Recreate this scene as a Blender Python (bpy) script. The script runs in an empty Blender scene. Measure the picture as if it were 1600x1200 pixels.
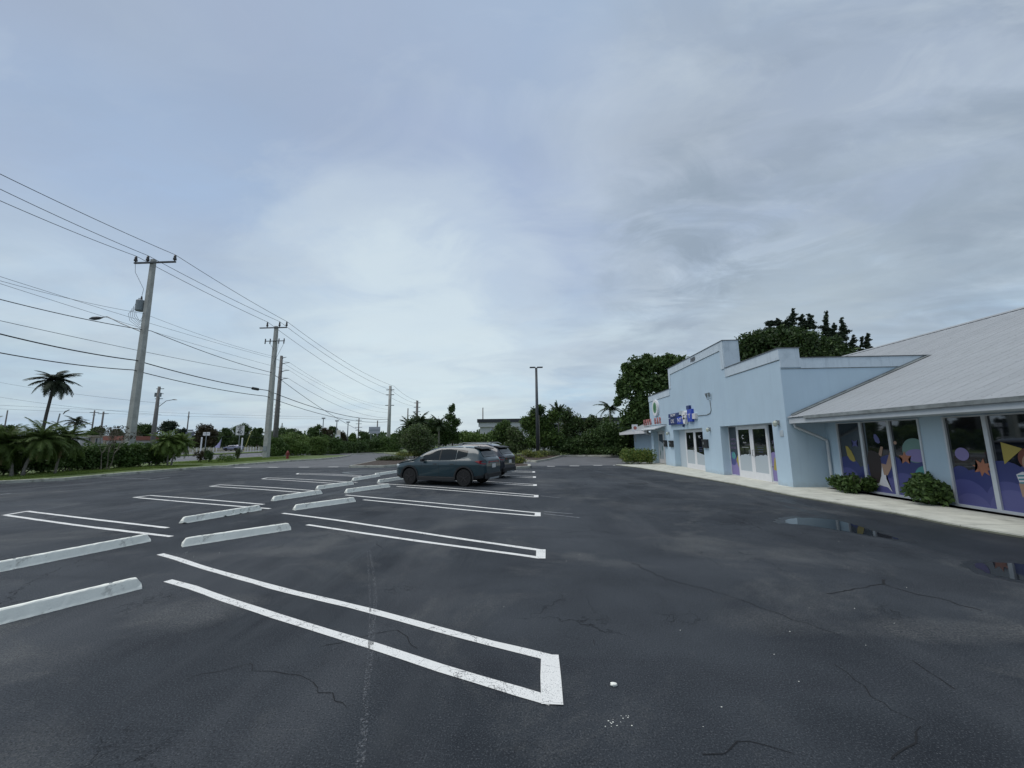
import bpy, bmesh, math, random
import numpy as np
from mathutils import Vector, Matrix
random.seed(7); rng = np.random.default_rng(7)
C = bpy.context.scene.collection
scene = bpy.context.scene
PI = math.pi

# ------------------------------------------------------------------ camera
EYE = 1.8
F_PX = 606.95                       # focal length in pixels of a 1600 px wide frame
RT = Vector((0.99877361, 0.04845424, -0.01017183))
UP = Vector((0.01707493, -0.14426118, 0.98939232))
FW = Vector((-0.04647285, 0.98835262, 0.14491161))
cam = bpy.data.cameras.new('camera'); co = bpy.data.objects.new('camera', cam); C.objects.link(co)
cam.sensor_width = 36; cam.lens = F_PX / 1600 * 36; cam.clip_end = 3000; cam.clip_start = 0.05
M = Matrix((RT, UP, -FW)).transposed().to_4x4(); M.translation = Vector((0, 0, EYE)); co.matrix_world = M
scene.camera = co

# ------------------------------------------------------------------ sky
SUN_EL, SUN_AZ = math.radians(62), math.radians(-100)      # azimuth from +Y towards +X
w = bpy.data.worlds.new('World'); scene.world = w; w.use_nodes = True
nt = w.node_tree; nt.nodes.clear()
def N(nt, typ, **kw):
    n = nt.nodes.new(typ)
    for k, v in kw.items():
        if k.startswith('_'): setattr(n, k[1:], v)
        else: n.inputs[k.replace('__', ' ')].default_value = v
    return n
def math_node(nt, op, a, b=None, clamp=False):
    n = nt.nodes.new('ShaderNodeMath'); n.operation = op; n.use_clamp = clamp
    for i, v in enumerate((a, b)):
        if v is None: continue
        if hasattr(v, 'is_linked') or hasattr(v, 'links'): nt.links.new(v, n.inputs[i])
        else: n.inputs[i].default_value = v
    return n.outputs[0]
def ramp(nt, fac, stops):
    n = nt.nodes.new('ShaderNodeValToRGB'); e = n.color_ramp.elements
    while len(e) > 1: e.remove(e[-1])
    e[0].position = stops[0][0]; e[0].color = (*stops[0][1], 1)
    for p, c in stops[1:]:
        x = e.new(p); x.color = (*c, 1)
    nt.links.new(fac, n.inputs[0]); return n.outputs[0]
def mixc(nt, fac, a, b, blend='MIX'):
    n = nt.nodes.new('ShaderNodeMix'); n.data_type = 'RGBA'; n.blend_type = blend
    for s, v in ((n.inputs[0], fac), (n.inputs[6], a), (n.inputs[7], b)):
        if hasattr(v, 'links'): nt.links.new(v, s)
        elif isinstance(v, (int, float)): s.default_value = v
        else: s.default_value = (*v, 1)
    return n.outputs[2]
def g3(v): return (v, v, v)
sky = nt.nodes.new('ShaderNodeTexSky'); sky.sky_type = 'NISHITA'; sky.sun_disc = False
sky.sun_elevation = SUN_EL; sky.sun_rotation = SUN_AZ; sky.air_density = 1; sky.dust_density = 2
tc = nt.nodes.new('ShaderNodeTexCoord')
sep = nt.nodes.new('ShaderNodeSeparateXYZ'); nt.links.new(tc.outputs['Generated'], sep.inputs[0])
zc = math_node(nt, 'ADD', math_node(nt, 'MAXIMUM', sep.outputs[2], 0.0), 0.16)
comb = nt.nodes.new('ShaderNodeCombineXYZ')
nt.links.new(math_node(nt, 'DIVIDE', sep.outputs[0], zc), comb.inputs[0])
nt.links.new(math_node(nt, 'DIVIDE', sep.outputs[1], zc), comb.inputs[1])
def skynoise(scale, detail, rough, off, stretch=(1, 1, 1), dist=0.0):
    mp = nt.nodes.new('ShaderNodeMapping'); mp.inputs['Location'].default_value = off; mp.inputs['Scale'].default_value = stretch
    mp.inputs['Rotation'].default_value = (0, 0, 0.5)
    nt.links.new(comb.outputs[0], mp.inputs[0])
    n = N(nt, 'ShaderNodeTexNoise', Scale=scale, Detail=detail, Roughness=rough, Distortion=dist)
    nt.links.new(mp.outputs[0], n.inputs['Vector']); return n.outputs[0]
big = skynoise(0.55, 3, 0.5, (3.1, 1.7, 0), dist=0.4)
mid = skynoise(1.5, 6, 0.55, (7.3, 2.2, 0), (1, 1.7, 1), 0.5)
fin = skynoise(2.6, 9, 0.62, (1.3, 5.2, 0), (1, 1.9, 1), 0.9)
wisp = skynoise(1.1, 8, 0.6, (4.4, 8.1, 0), (1, 1.3, 1), 0.6)
elev = math_node(nt, 'MAXIMUM', sep.outputs[2], 0.0)
# thin stratus sheet: pale low down, blue grey high up
base = ramp(nt, elev, [(0.0, (.62, .70, .74)), (0.10, (.58, .69, .74)), (0.26, (.58, .68, .76)), (0.42, (.48, .56, .68)), (0.62, (.41, .475, .575)), (0.82, (.45, .52, .62)), (1.0, (.66, .70, .74))])
thin = ramp(nt, big, [(0.38, g3(0)), (0.62, g3(1))])
base2 = mixc(nt, thin, mixc(nt, 1.0, base, (.80, .91, 1.06), 'MULTIPLY'), base)
# heavier broken cloud to the right of the view
side = ramp(nt, sep.outputs[0], [(0.0, g3(.22)), (0.12, g3(.30)), (0.40, g3(.85)), (0.7, g3(1))])
dk = math_node(nt, 'MULTIPLY', ramp(nt, mid, [(0.46, g3(0)), (0.60, g3(1))]), side, True)
base2 = mixc(nt, math_node(nt, 'MULTIPLY', ramp(nt, wisp, [(0.43, g3(0)), (0.60, g3(1))]), 0.42), base2, (.37, .44, .58))
base2 = mixc(nt, math_node(nt, 'MULTIPLY', ramp(nt, skynoise(1.35, 9, .62, (9.4, 1.1, 0), (1, 1.6, 1), .8), [(0.48, g3(0)), (0.64, g3(1))]), 0.40), base2, (.62, .70, .77))
base3 = mixc(nt, math_node(nt, 'MULTIPLY', dk, 0.62), base2, (.29, .355, .45))
lt = math_node(nt, 'MULTIPLY', ramp(nt, fin, [(0.50, g3(0)), (0.64, g3(1))]), side, True)
base4 = mixc(nt, math_node(nt, 'MULTIPLY', lt, 0.25), base3, (.64, .71, .78))
# the brighter part of the sheet, ahead and to the left
dotn = nt.nodes.new('ShaderNodeVectorMath'); dotn.operation = 'DOT_PRODUCT'
nt.links.new(tc.outputs['Generated'], dotn.inputs[0]); dotn.inputs[1].default_value = Vector((-0.22, 0.90, 0.34)).normalized()
glow = ramp(nt, dotn.outputs['Value'], [(0.72, g3(0)), (0.99, g3(1))])
base5 = mixc(nt, math_node(nt, 'MULTIPLY', glow, 0.10), base4, (.80, .86, .90))
warp = skynoise(1.7, 7, .6, (3.3, 6.1, 0), (1, 1.4, 1), .6)
def patch(px, py, a_in, a_out, col, k, src, nz):
    d = (FW * F_PX + RT * (px - 800) - UP * (py - 600)).normalized()
    dn = nt.nodes.new('ShaderNodeVectorMath'); dn.operation = 'DOT_PRODUCT'; nt.links.new(tc.outputs['Generated'], dn.inputs[0]); dn.inputs[1].default_value = d
    wv = math_node(nt, 'ADD', dn.outputs['Value'], math_node(nt, 'MULTIPLY', math_node(nt, 'SUBTRACT', warp, .5), .30 * (1 - math.cos(math.radians(a_out))) * 4))
    m_ = ramp(nt, wv, [(math.cos(math.radians(a_out)), g3(0)), ((math.cos(math.radians(a_out)) + math.cos(math.radians(a_in))) / 2, g3(.42)), (math.cos(math.radians(a_in)), g3(1))])
    for e_ in m_.node.color_ramp.elements: pass
    m_.node.color_ramp.interpolation = 'EASE'
    if nz is not None: m_ = math_node(nt, 'MULTIPLY', m_, nz, True)
    return mixc(nt, math_node(nt, 'MULTIPLY', m_, k), src, col)
blot = ramp(nt, skynoise(2.3, 9, .62, (2.2, 3.7, 0), (1, 1.5, 1), .7), [(0.40, g3(0)), (0.58, g3(1))])
soft = ramp(nt, skynoise(.9, 6, .55, (5.9, 3.3, 0), (1, 1.3, 1), .5), [(0.36, g3(0)), (0.66, g3(1))])
base5 = patch(740, 320, 1, 26, (.41, .50, .70), .60, base5, None)
base5 = patch(230, 120, 5, 34, (.37, .43, .58), .60, base5, soft)
base5 = patch(1080, 220, 3, 22, (.60, .66, .73), .55, base5, soft)
base5 = patch(650, 520, 2, 25, (.76, .86, .89), .70, base5, None)
base5 = patch(150, 520, 2, 24, (.50, .62, .72), .40, base5, soft)
base5 = patch(1480, 260, 8, 36, (.31, .37, .45), .65, base5, soft)
base5 = patch(1090, 375, 3, 15, (.32, .39, .48), .95, base5, blot)
base5 = patch(1420, 440, 3, 18, (.33, .40, .48), .60, base5, blot)
base5 = patch(1250, 490, 2, 12, (.60, .68, .72), .45, base5, soft)
x10 = mixc(nt, 1.0, base5, (7.95, 8.08, 8.05), 'MULTIPLY')
cl = nt.nodes.new('ShaderNodeMix'); cl.data_type = 'RGBA'; cl.clamp_result = False; cl.inputs[0].default_value = 0.93
nt.links.new(sky.outputs[0], cl.inputs[6]); nt.links.new(x10, cl.inputs[7])
bg = nt.nodes.new('ShaderNodeBackground'); bg.inputs[1].default_value = 0.1
nt.links.new(cl.outputs[2], bg.inputs[0])
ow = nt.nodes.new('ShaderNodeOutputWorld'); nt.links.new(bg.outputs[0], ow.inputs[0])

# ------------------------------------------------------------------ sun (behind cloud: wide and weak)
sl = bpy.data.lights.new('sun', 'SUN'); sl.energy = 1.5; sl.angle = math.radians(44); sl.color = (1, .96, .9)
so = bpy.data.objects.new('sun', sl); C.objects.link(so)
sd = Vector((math.cos(SUN_EL) * math.sin(SUN_AZ), math.cos(SUN_EL) * math.cos(SUN_AZ), math.sin(SUN_EL)))
so.rotation_euler = sd.to_track_quat('Z', 'Y').to_euler(); so.location = (0, 0, 40)
scene.view_settings.view_transform = 'Standard'; scene.view_settings.look = 'None'
scene.view_settings.exposure = 0.30; scene.view_settings.gamma = 1; scene.view_settings.use_curve_mapping = False
scene.render.engine = 'CYCLES'

# ------------------------------------------------------------------ measuring helpers (survey of the place)
def ray(px, py): return FW * F_PX + RT * (px - 800) - UP * (py - 600)
def at(px, py, z=0.0):
    d = ray(px, py); t = (z - EYE) / d.z; return Vector((d.x * t, d.y * t, z))
def on_x(px, py, X):
    d = ray(px, py); t = X / d.x; return Vector((X, d.y * t, EYE + d.z * t))
def on_y(px, py, Y):
    d = ray(px, py); t = Y / d.y; return Vector((d.x * t, Y, EYE + d.z * t))

# ------------------------------------------------------------------ mesh helpers
class MB:
    def __init__(s): s.v = []; s.f = []; s.m = []; s.mi = 0
    def add(s, vs, fs):
        o = len(s.v); s.v += [tuple(p) for p in vs]
        for f in fs: s.f.append([i + o for i in f]); s.m.append(s.mi)
        return s
    def box(s, a, b):
        x0, x1 = sorted((a[0], b[0])); y0, y1 = sorted((a[1], b[1])); z0, z1 = sorted((a[2], b[2]))
        return s.add([(x0, y0, z0), (x1, y0, z0), (x1, y1, z0), (x0, y1, z0), (x0, y0, z1), (x1, y0, z1), (x1, y1, z1), (x0, y1, z1)],
                     [(0, 3, 2, 1), (4, 5, 6, 7), (0, 1, 5, 4), (1, 2, 6, 5), (2, 3, 7, 6), (3, 0, 4, 7)])
    def prism(s, pts, z0, z1):            # polygon in xy pulled up
        n = len(pts); zz = (lambda z, i: z[i] if hasattr(z, '__len__') else z)
        return s.add([(p[0], p[1], zz(z0, i)) for i, p in enumerate(pts)] + [(p[0], p[1], zz(z1, i)) for i, p in enumerate(pts)],
                     [tuple(range(n - 1, -1, -1)), tuple(range(n, 2 * n))] + [(i, (i + 1) % n, n + (i + 1) % n, n + i) for i in range(n)])
    def poly(s, pts): return s.add(pts, [tuple(range(len(pts)))])
    def tube(s, pts, r, n=8, cap=True):
        pts = [Vector(p) for p in pts]; rs = r if hasattr(r, '__len__') else [r] * len(pts)
        o = len(s.v); up = None
        for i, p in enumerate(pts):
            t = (pts[min(i + 1, len(pts) - 1)] - pts[max(i - 1, 0)]).normalized()
            if up is None: up = Vector((0, 0, 1)) if abs(t.z) < 0.9 else Vector((1, 0, 0))
            a = t.cross(up).normalized(); b = a.cross(t).normalized(); up = b
            for k in range(n):
                q = 2 * PI * k / n + PI / n
                s.v.append(tuple(p + (a * math.cos(q) + b * math.sin(q)) * rs[i]))
        for i in range(len(pts) - 1):
            for k in range(n):
                s.f.append([o + i * n + k, o + i * n + (k + 1) % n, o + (i + 1) * n + (k + 1) % n, o + (i + 1) * n + k]); s.m.append(s.mi)
        if cap:
            s.f.append([o + k for k in range(n - 1, -1, -1)]); s.m.append(s.mi)
            s.f.append([o + (len(pts) - 1) * n + k for k in range(n)]); s.m.append(s.mi)
        return s
    def mesh(s, name):
        me = bpy.data.meshes.new(name); me.from_pydata(s.v, [], s.f)
        me.polygons.foreach_set('material_index', s.m)
        return me
    def build(s, name, mats, parent=None, smooth=False, fix=True, loc=None, bevel=0):
        me = s.mesh(name)
        if fix:
            bm = bmesh.new(); bm.from_mesh(me); bmesh.ops.recalc_face_normals(bm, faces=bm.faces[:]); bm.to_mesh(me); bm.free()
        for m in (mats if isinstance(mats, (list, tuple)) else [mats]): me.materials.append(m)
        if smooth: me.polygons.foreach_set('use_smooth', [True] * len(me.polygons))
        o = bpy.data.objects.new(name, me); C.objects.link(o)
        if parent: o.parent = parent
        if loc is not None: o.location = loc
        if bevel:
            b = o.modifiers.new('bevel', 'BEVEL'); b.width = bevel; b.segments = 2; b.limit_method = 'ANGLE'
        return o
def tag(o, label=None, cat=None, group=None, kind=None):
    if label: o['label'] = label
    if cat: o['category'] = cat
    if group: o['group'] = group
    if kind: o['kind'] = kind
    return o
def thing(name, label, cat, loc=(0, 0, 0), rz=0, group=None):
    o = bpy.data.objects.new(name, None); C.objects.link(o); o.location = loc; o.rotation_euler = (0, 0, rz)
    o.empty_display_size = .2
    return tag(o, label, cat, group)
def rel(o, pts): return [Vector(p) - Vector(o.location) for p in pts]
def copy_tree(o, parent=None):
    c = o.copy(); C.objects.link(c); c.parent = parent
    for ch in [x for x in o.children]: copy_tree(ch, c)
    return c

# ------------------------------------------------------------------ materials
MATS = {}
def mat(name, col, rough=0.7, metal=0.0, noise=0.0, nscale=8.0, bump=0.0, bscale=40.0, spec=0.5, coat=0.0, dirt=None, emit=None):
    m = bpy.data.materials.new(name); m.use_nodes = True; t = m.node_tree
    p = t.nodes['Principled BSDF']
    p.inputs['Base Color'].default_value = (*col, 1); p.inputs['Roughness'].default_value = rough
    p.inputs['Metallic'].default_value = metal; p.inputs['Specular IOR Level'].default_value = spec
    if coat: p.inputs['Coat Weight'].default_value = coat; p.inputs['Coat Roughness'].default_value = 0.04
    tcn = t.nodes.new('ShaderNodeTexCoord')
    if noise:
        n = N(t, 'ShaderNodeTexNoise', Scale=nscale, Detail=5, Roughness=0.6); t.links.new(tcn.outputs['Object'], n.inputs['Vector'])
        lo = tuple(max(0, c * (1 - noise)) for c in col); hi = tuple(min(1, c * (1 + noise)) for c in col)
        c = ramp(t, n.outputs[0], [(0.3, lo), (0.7, hi)])
        if dirt:
            n2 = N(t, 'ShaderNodeTexNoise', Scale=dirt[1], Detail=8, Roughness=0.7); t.links.new(tcn.outputs['Object'], n2.inputs['Vector'])
            c = mixc(t, ramp(t, n2.outputs[0], [(dirt[2], g3(0)), (dirt[2] + 0.12, g3(dirt[3]))]), c, dirt[0])
        t.links.new(c, p.inputs['Base Color'])
    if bump:
        n = N(t, 'ShaderNodeTexNoise', Scale=bscale, Detail=4, Roughness=0.6); t.links.new(tcn.outputs['Object'], n.inputs['Vector'])
        b = N(t, 'ShaderNodeBump', Strength=bump, Distance=0.01); t.links.new(n.outputs[0], b.inputs['Height']); t.links.new(b.outputs[0], p.inputs['Normal'])
    MATS[name] = m; return m
def leafmat(name, col, col2, rough=0.55):
    m = bpy.data.materials.new(name); m.use_nodes = True; t = m.node_tree; p = t.nodes['Principled BSDF']
    tcn = t.nodes.new('ShaderNodeTexCoord')
    n = N(t, 'ShaderNodeTexNoise', Scale=1.3, Detail=3); t.links.new(tcn.outputs['Object'], n.inputs['Vector'])
    n2 = N(t, 'ShaderNodeTexNoise', Scale=14, Detail=2); t.links.new(tcn.outputs['Object'], n2.inputs['Vector'])
    f = math_node(t, 'ADD', math_node(t, 'MULTIPLY', n.outputs[0], .5), math_node(t, 'MULTIPLY', n2.outputs[0], .5))
    c = ramp(t, f, [(0.36, col), (0.62, col2)])
    t.links.new(c, p.inputs['Base Color']); p.inputs['Roughness'].default_value = rough; p.inputs['Specular IOR Level'].default_value = .3
    tr = t.nodes.new('ShaderNodeBsdfTranslucent'); t.links.new(c, tr.inputs[0])
    mx = t.nodes.new('ShaderNodeMixShader'); mx.inputs[0].default_value = .22
    t.links.new(p.outputs[0], mx.inputs[1]); t.links.new(tr.outputs[0], mx.inputs[2])
    t.links.new(mx.outputs[0], t.nodes['Material Output'].inputs[0]); return m

DUST = [(*at(300, 955)[:2], .8, .5, .5), (*at(300, 870)[:2], .7, .35, .4), (*at(440, 862)[:2], .9, .4, .45), (*at(500, 835)[:2], .9, .3, .35), (*at(40, 1040)[:2], .7, .4, .3), (*at(600, 795)[:2], 1.0, .5, .3), (*at(905, 870)[:2], .35, .3, .5), (*at(1210, 970)[:2], .9, .35, .35), (*at(1450, 985)[:2], 1.3, .3, .4), (*at(990, 790)[:2], 1.2, 1.0, .3)]
def asphalt_mat():
    m = bpy.data.materials.new('sealed_asphalt'); m.use_nodes = True; t = m.node_tree; p = t.nodes['Principled BSDF']
    tcn = t.nodes.new('ShaderNodeTexCoord'); V = tcn.outputs['Object']
    def noise(scale, detail=4, rough=.6, dist=0.0, sc=(1, 1, 1), rot=0.0):
        mp = t.nodes.new('ShaderNodeMapping'); mp.inputs['Scale'].default_value = sc; mp.inputs['Rotation'].default_value = (0, 0, rot)
        t.links.new(V, mp.inputs[0])
        n = N(t, 'ShaderNodeTexNoise', Scale=scale, Detail=detail, Roughness=rough, Distortion=dist); t.links.new(mp.outputs[0], n.inputs['Vector']); return n.outputs[0]
    big = noise(.16, 4, .55, .4); med = noise(.9, 6, .62, .3); streak = noise(.5, 6, .6, .3, (1, .16, 1), 0.06)
    cross = noise(.8, 5, .6, .4, (.25, 1.3, 1), -0.4)
    fine = noise(85, 3, .8); grit = noise(38, 3, .8); spk = noise(22, 4, .85)
    col = ramp(t, med, [(0.34, (.014, .018, .024)), (0.66, (.038, .045, .053))])
    col = mixc(t, ramp(t, big, [(0.42, g3(0)), (0.60, g3(.8))]), col, (.062, .070, .080))
    col = mixc(t, ramp(t, streak, [(0.52, g3(0)), (0.68, g3(.55))]), col, (.090, .096, .104))
    col = mixc(t, ramp(t, cross, [(0.55, g3(0)), (0.70, g3(.45))]), col, (.020, .023, .030))
    # worn aggregate showing through
    wear = ramp(t, noise(.45, 7, .68, .6), [(0.52, g3(0)), (0.66, g3(1))])
    gr = ramp(t, grit, [(0.42, g3(.15)), (0.58, g3(1))])
    col = mixc(t, math_node(t, 'MULTIPLY', math_node(t, 'MULTIPLY', wear, gr), .55), col, (.17, .17, .16))
    # dusty spots where tyres stand and turn
    sx = t.nodes.new('ShaderNodeSeparateXYZ'); t.links.new(V, sx.inputs[0]); wob = noise(1.1, 6, .65, .6)
    for (cx_, cy_, rx_, ry_, k_) in DUST:
        dx = math_node(t, 'DIVIDE', math_node(t, 'SUBTRACT', sx.outputs[0], cx_), rx_); dy = math_node(t, 'DIVIDE', math_node(t, 'SUBTRACT', sx.outputs[1], cy_), ry_)
        d2 = math_node(t, 'ADD', math_node(t, 'MULTIPLY', dx, dx), math_node(t, 'MULTIPLY', dy, dy))
        mk = math_node(t, 'MULTIPLY', ramp(t, math_node(t, 'ADD', d2, math_node(t, 'MULTIPLY', math_node(t, 'SUBTRACT', wob, .5), 3.2)), [(0.0, g3(1)), (0.9, g3(0))]), gr)
        col = mixc(t, math_node(t, 'MULTIPLY', mk, k_), col, (.175, .175, .168))
    col = mixc(t, ramp(t, fine, [(0.56, g3(0)), (0.66, g3(.6))]), col, (.17, .18, .19))
    col = mixc(t, ramp(t, fine, [(0.36, g3(.9)), (0.46, g3(0))]), col, (.010, .011, .014))
    col = mixc(t, ramp(t, spk, [(0.62, g3(0)), (0.70, g3(.55))]), col, (.006, .007, .009))
    # hairline cracks
    ds = t.nodes.new('ShaderNodeVectorMath'); ds.operation = 'ADD'
    nv = N(t, 'ShaderNodeTexNoise', Scale=1.7, Detail=5, Roughness=.6); t.links.new(V, nv.inputs['Vector'])
    t.links.new(V, ds.inputs[0]); t.links.new(nv.outputs['Color'], ds.inputs[1])
    vo = N(t, 'ShaderNodeTexVoronoi', Scale=.62, _feature='DISTANCE_TO_EDGE'); t.links.new(ds.outputs[0], vo.inputs['Vector'])
    vo2 = N(t, 'ShaderNodeTexVoronoi', Scale=5.5, _feature='DISTANCE_TO_EDGE'); t.links.new(ds.outputs[0], vo2.inputs['Vector'])
    cm = ramp(t, noise(.35, 3), [(0.50, g3(0)), (0.62, g3(1))]); cm2 = ramp(t, noise(.8, 4, .6, 0, (1.2, .9, 1)), [(0.58, g3(0)), (0.68, g3(1))])
    ck = math_node(t, 'MULTIPLY', ramp(t, vo.outputs[0], [(0.0, g3(1)), (0.007, g3(0))]), cm)
    ck2 = math_node(t, 'MULTIPLY', ramp(t, vo2.outputs[0], [(0.0, g3(.8)), (0.030, g3(0))]), cm2)
    ckk = math_node(t, 'MAXIMUM', ck, ck2)
    col = mixc(t, math_node(t, 'MULTIPLY', ckk, .6), col, (.008, .009, .011))
    t.links.new(col, p.inputs['Base Color'])
    # damp band along the pavement
    dxw = math_node(t, 'DIVIDE', math_node(t, 'SUBTRACT', sx.outputs[0], 7.6), 1.7); dyw = math_node(t, 'DIVIDE', math_node(t, 'SUBTRACT', sx.outputs[1], 7.0), 6.5)
    dw = math_node(t, 'ADD', math_node(t, 'MULTIPLY', dxw, dxw), math_node(t, 'MULTIPLY', dyw, dyw))
    wet = ramp(t, math_node(t, 'ADD', dw, math_node(t, 'MULTIPLY', math_node(t, 'SUBTRACT', noise(.9, 6, .6, .5, (1.6, .35, 1)), .5), 3.5)), [(0.35, g3(1)), (0.95, g3(0))])
    wet2 = ramp(t, noise(.55, 6, .6, .5, (1.5, .16, 1), .12), [(0.57, g3(0)), (0.66, g3(.6))])
    wet = math_node(t, 'MAXIMUM', wet, wet2)
    col = mixc(t, math_node(t, 'MULTIPLY', wet, .6), col, (.012, .015, .020))
    t.links.new(col, p.inputs['Base Color'])
    r = mixc(t, wet, ramp(t, streak, [(0.30, g3(.78)), (0.60, g3(.92))]), (.42, .42, .42)); t.links.new(r, p.inputs['Roughness']); p.inputs['Specular IOR Level'].default_value = .26
    hgt = math_node(t, 'SUBTRACT', math_node(t, 'MULTIPLY', noise(70, 4, .75), .7), math_node(t, 'MULTIPLY', ckk, .9))
    b = N(t, 'ShaderNodeBump', Strength=1.0, Distance=.014); t.links.new(hgt, b.inputs['Height']); t.links.new(b.outputs[0], p.inputs['Normal'])
    return m
def paint_mat(name='road_paint', wear=.60, col=(.84, .83, .79)):
    m = bpy.data.materials.new(name); m.use_nodes = True; t = m.node_tree; p = t.nodes['Principled BSDF']
    tcn = t.nodes.new('ShaderNodeTexCoord'); V = tcn.outputs['Object']
    n = N(t, 'ShaderNodeTexNoise', Scale=110, Detail=3, Roughness=.8); t.links.new(V, n.inputs['Vector'])
    n2 = N(t, 'ShaderNodeTexNoise', Scale=3, Detail=6, Roughness=.7); t.links.new(V, n2.inputs['Vector'])
    f = math_node(t, 'ADD', math_node(t, 'MULTIPLY', n.outputs[0], .65), math_node(t, 'MULTIPLY', n2.outputs[0], .35))
    c = ramp(t, n2.outputs[0], [(0.3, tuple(x * .86 for x in col)), (0.7, col)])
    c = mixc(t, ramp(t, f, [(wear - .04, g3(0)), (wear, g3(.9))]), c, (.07, .075, .085))
    nv = N(t, 'ShaderNodeTexNoise', Scale=1.7, Detail=5, Roughness=.6); t.links.new(V, nv.inputs['Vector'])
    ds = t.nodes.new('ShaderNodeVectorMath'); ds.operation = 'ADD'; t.links.new(V, ds.inputs[0]); t.links.new(nv.outputs['Color'], ds.inputs[1])
    vo = N(t, 'ShaderNodeTexVoronoi', Scale=2.3, _feature='DISTANCE_TO_EDGE'); t.links.new(ds.outputs[0], vo.inputs['Vector'])
    c = mixc(t, ramp(t, vo.outputs[0], [(0.0, g3(.8)), (0.012, g3(0))]), c, (.03, .03, .035))
    t.links.new(c, p.inputs['Base Color']); p.inputs['Roughness'].default_value = .7
    b = N(t, 'ShaderNodeBump', Strength=.4, Distance=.006); t.links.new(n.outputs[0], b.inputs['Height']); t.links.new(b.outputs[0], p.inputs['Normal'])
    return m

m_asphalt = asphalt_mat(); m_paint = paint_mat(); m_oldpaint = paint_mat('old_road_paint', .50, (.34, .35, .36))
m_road = mat('road_asphalt', (.13, .13, .14), .85, noise=.15, nscale=.6, bump=.3, bscale=60)
m_oldlot = mat('old_asphalt', (.115, .118, .122), .9, noise=.22, nscale=.5, bump=.4, bscale=50)
m_puddle = mat('puddle_water', (.012, .015, .02), .03, spec=.6)
m_damp = mat('damp_asphalt', (.014, .017, .021), .38, noise=.4, nscale=20, bump=.6, bscale=60, spec=.4)
m_crack = mat('dark_crack', (.008, .009, .011), .95)  # near-black colour of the pavement crack ribbons
m_concrete = mat('concrete', (.54, .54, .47), .88, noise=.16, nscale=2.2, bump=.35, bscale=60, dirt=((.17, .17, .14), 1.4, .56, .6))
m_curb = mat('curb_concrete', (.42, .42, .36), .9, noise=.2, nscale=3, bump=.4, bscale=50, dirt=((.14, .14, .11), 2.2, .52, .7))
m_stop = mat('white_wheel_stop', (.90, .90, .81), .75, noise=.07, nscale=3, bump=.35, bscale=45, dirt=((.34, .33, .29), 5.5, .57, .75))
m_grass = mat('grass_ground', (.095, .130, .035), .95, noise=.35, nscale=1.5, bump=.6, bscale=30)
m_blade = leafmat('grass_blade', (.11, .17, .03), (.20, .26, .06))
m_dirt = mat('far_ground', (.10, .10, .07), .95, noise=.3, nscale=.1)
m_mulch = mat('mulch', (.05, .035, .025), .95, noise=.5, nscale=18, bump=1, bscale=60)
m_blue = mat('pale_blue_stucco', (.44, .56, .65), .85, noise=.035, nscale=.8, bump=.22, bscale=90, dirt=((.42, .54, .65), .5, .52, .5))
m_trim = mat('pale_trim_stucco', (.53, .61, .67), .85, noise=.05, nscale=1.5, bump=.2, bscale=90, dirt=((.36, .44, .50), 1.8, .55, .5))
m_coping = mat('coping_metal', (.10, .11, .12), .6)
def streaks(m, dark, k=.35):
    t = m.node_tree; p = t.nodes['Principled BSDF']; src = p.inputs['Base Color'].links[0].from_socket
    tcn = t.nodes.new('ShaderNodeTexCoord'); mp = t.nodes.new('ShaderNodeMapping'); mp.inputs['Scale'].default_value = (1, 1, .07); t.links.new(tcn.outputs['Object'], mp.inputs[0])
    n = N(t, 'ShaderNodeTexNoise', Scale=5, Detail=7, Roughness=.7); t.links.new(mp.outputs[0], n.inputs['Vector'])
    c = mixc(t, ramp(t, n.outputs[0], [(.52, g3(0)), (.72, g3(k))]), src, dark)
    sp_ = t.nodes.new('ShaderNodeSeparateXYZ'); t.links.new(tcn.outputs['Object'], sp_.inputs[0])
    n2 = N(t, 'ShaderNodeTexNoise', Scale=7, Detail=6, Roughness=.7); t.links.new(tcn.outputs['Object'], n2.inputs['Vector'])
    zz = math_node(t, 'ADD', sp_.outputs[2], math_node(t, 'MULTIPLY', n2.outputs[0], .5))
    c = mixc(t, ramp(t, zz, [(.22, g3(.45)), (.50, g3(0))]), c, (.25, .27, .26))
    t.links.new(c, p.inputs['Base Color'])
streaks(m_blue, (.36, .46, .55)); streaks(m_trim, (.30, .37, .43), .6)
m_white = mat('white_painted_metal', (.72, .72, .73), .45, noise=.04, nscale=5)
m_alum = mat('window_frame_aluminium', (.56, .59, .62), .45, metal=.15, noise=.05, nscale=4)
m_glass = mat('dark_window_glass', (.008, .010, .014), .025, spec=1.0)
m_glass.node_tree.nodes['Principled BSDF'].inputs['IOR'].default_value = 1.7
m_fascia = mat('fascia_paint', (.50, .53, .55), .6, noise=.07, nscale=2.5)
m_drip = mat('weathered_drip_edge', (.20, .22, .22), .6, noise=.4, nscale=3)
m_soffit = mat('soffit_paint', (.42, .48, .53), .8, noise=.05, nscale=2)
m_roof = mat('metal_roof_panel', (.31, .325, .335), .65, metal=.0, noise=.08, nscale=1.2, dirt=((.27, .28, .28), 2.6, .56, .5))
m_black = mat('black_plastic', (.015, .016, .018), .5)
m_darkmetal = mat('dark_bronze_metal', (.05, .055, .06), .5, noise=.2, nscale=6)
m_pole = mat('weathered_concrete_pole', (.40, .40, .37), .9, noise=.14, nscale=2.5, bump=.4, bscale=50, dirt=((.26, .25, .22), 1.1, .52, .6))
m_wood = mat('weathered_pole', (.17, .16, .15), .9, noise=.25, nscale=3)
m_galv = mat('galvanised_metal', (.30, .32, .33), .5, metal=.5, noise=.15, nscale=6)
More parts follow.
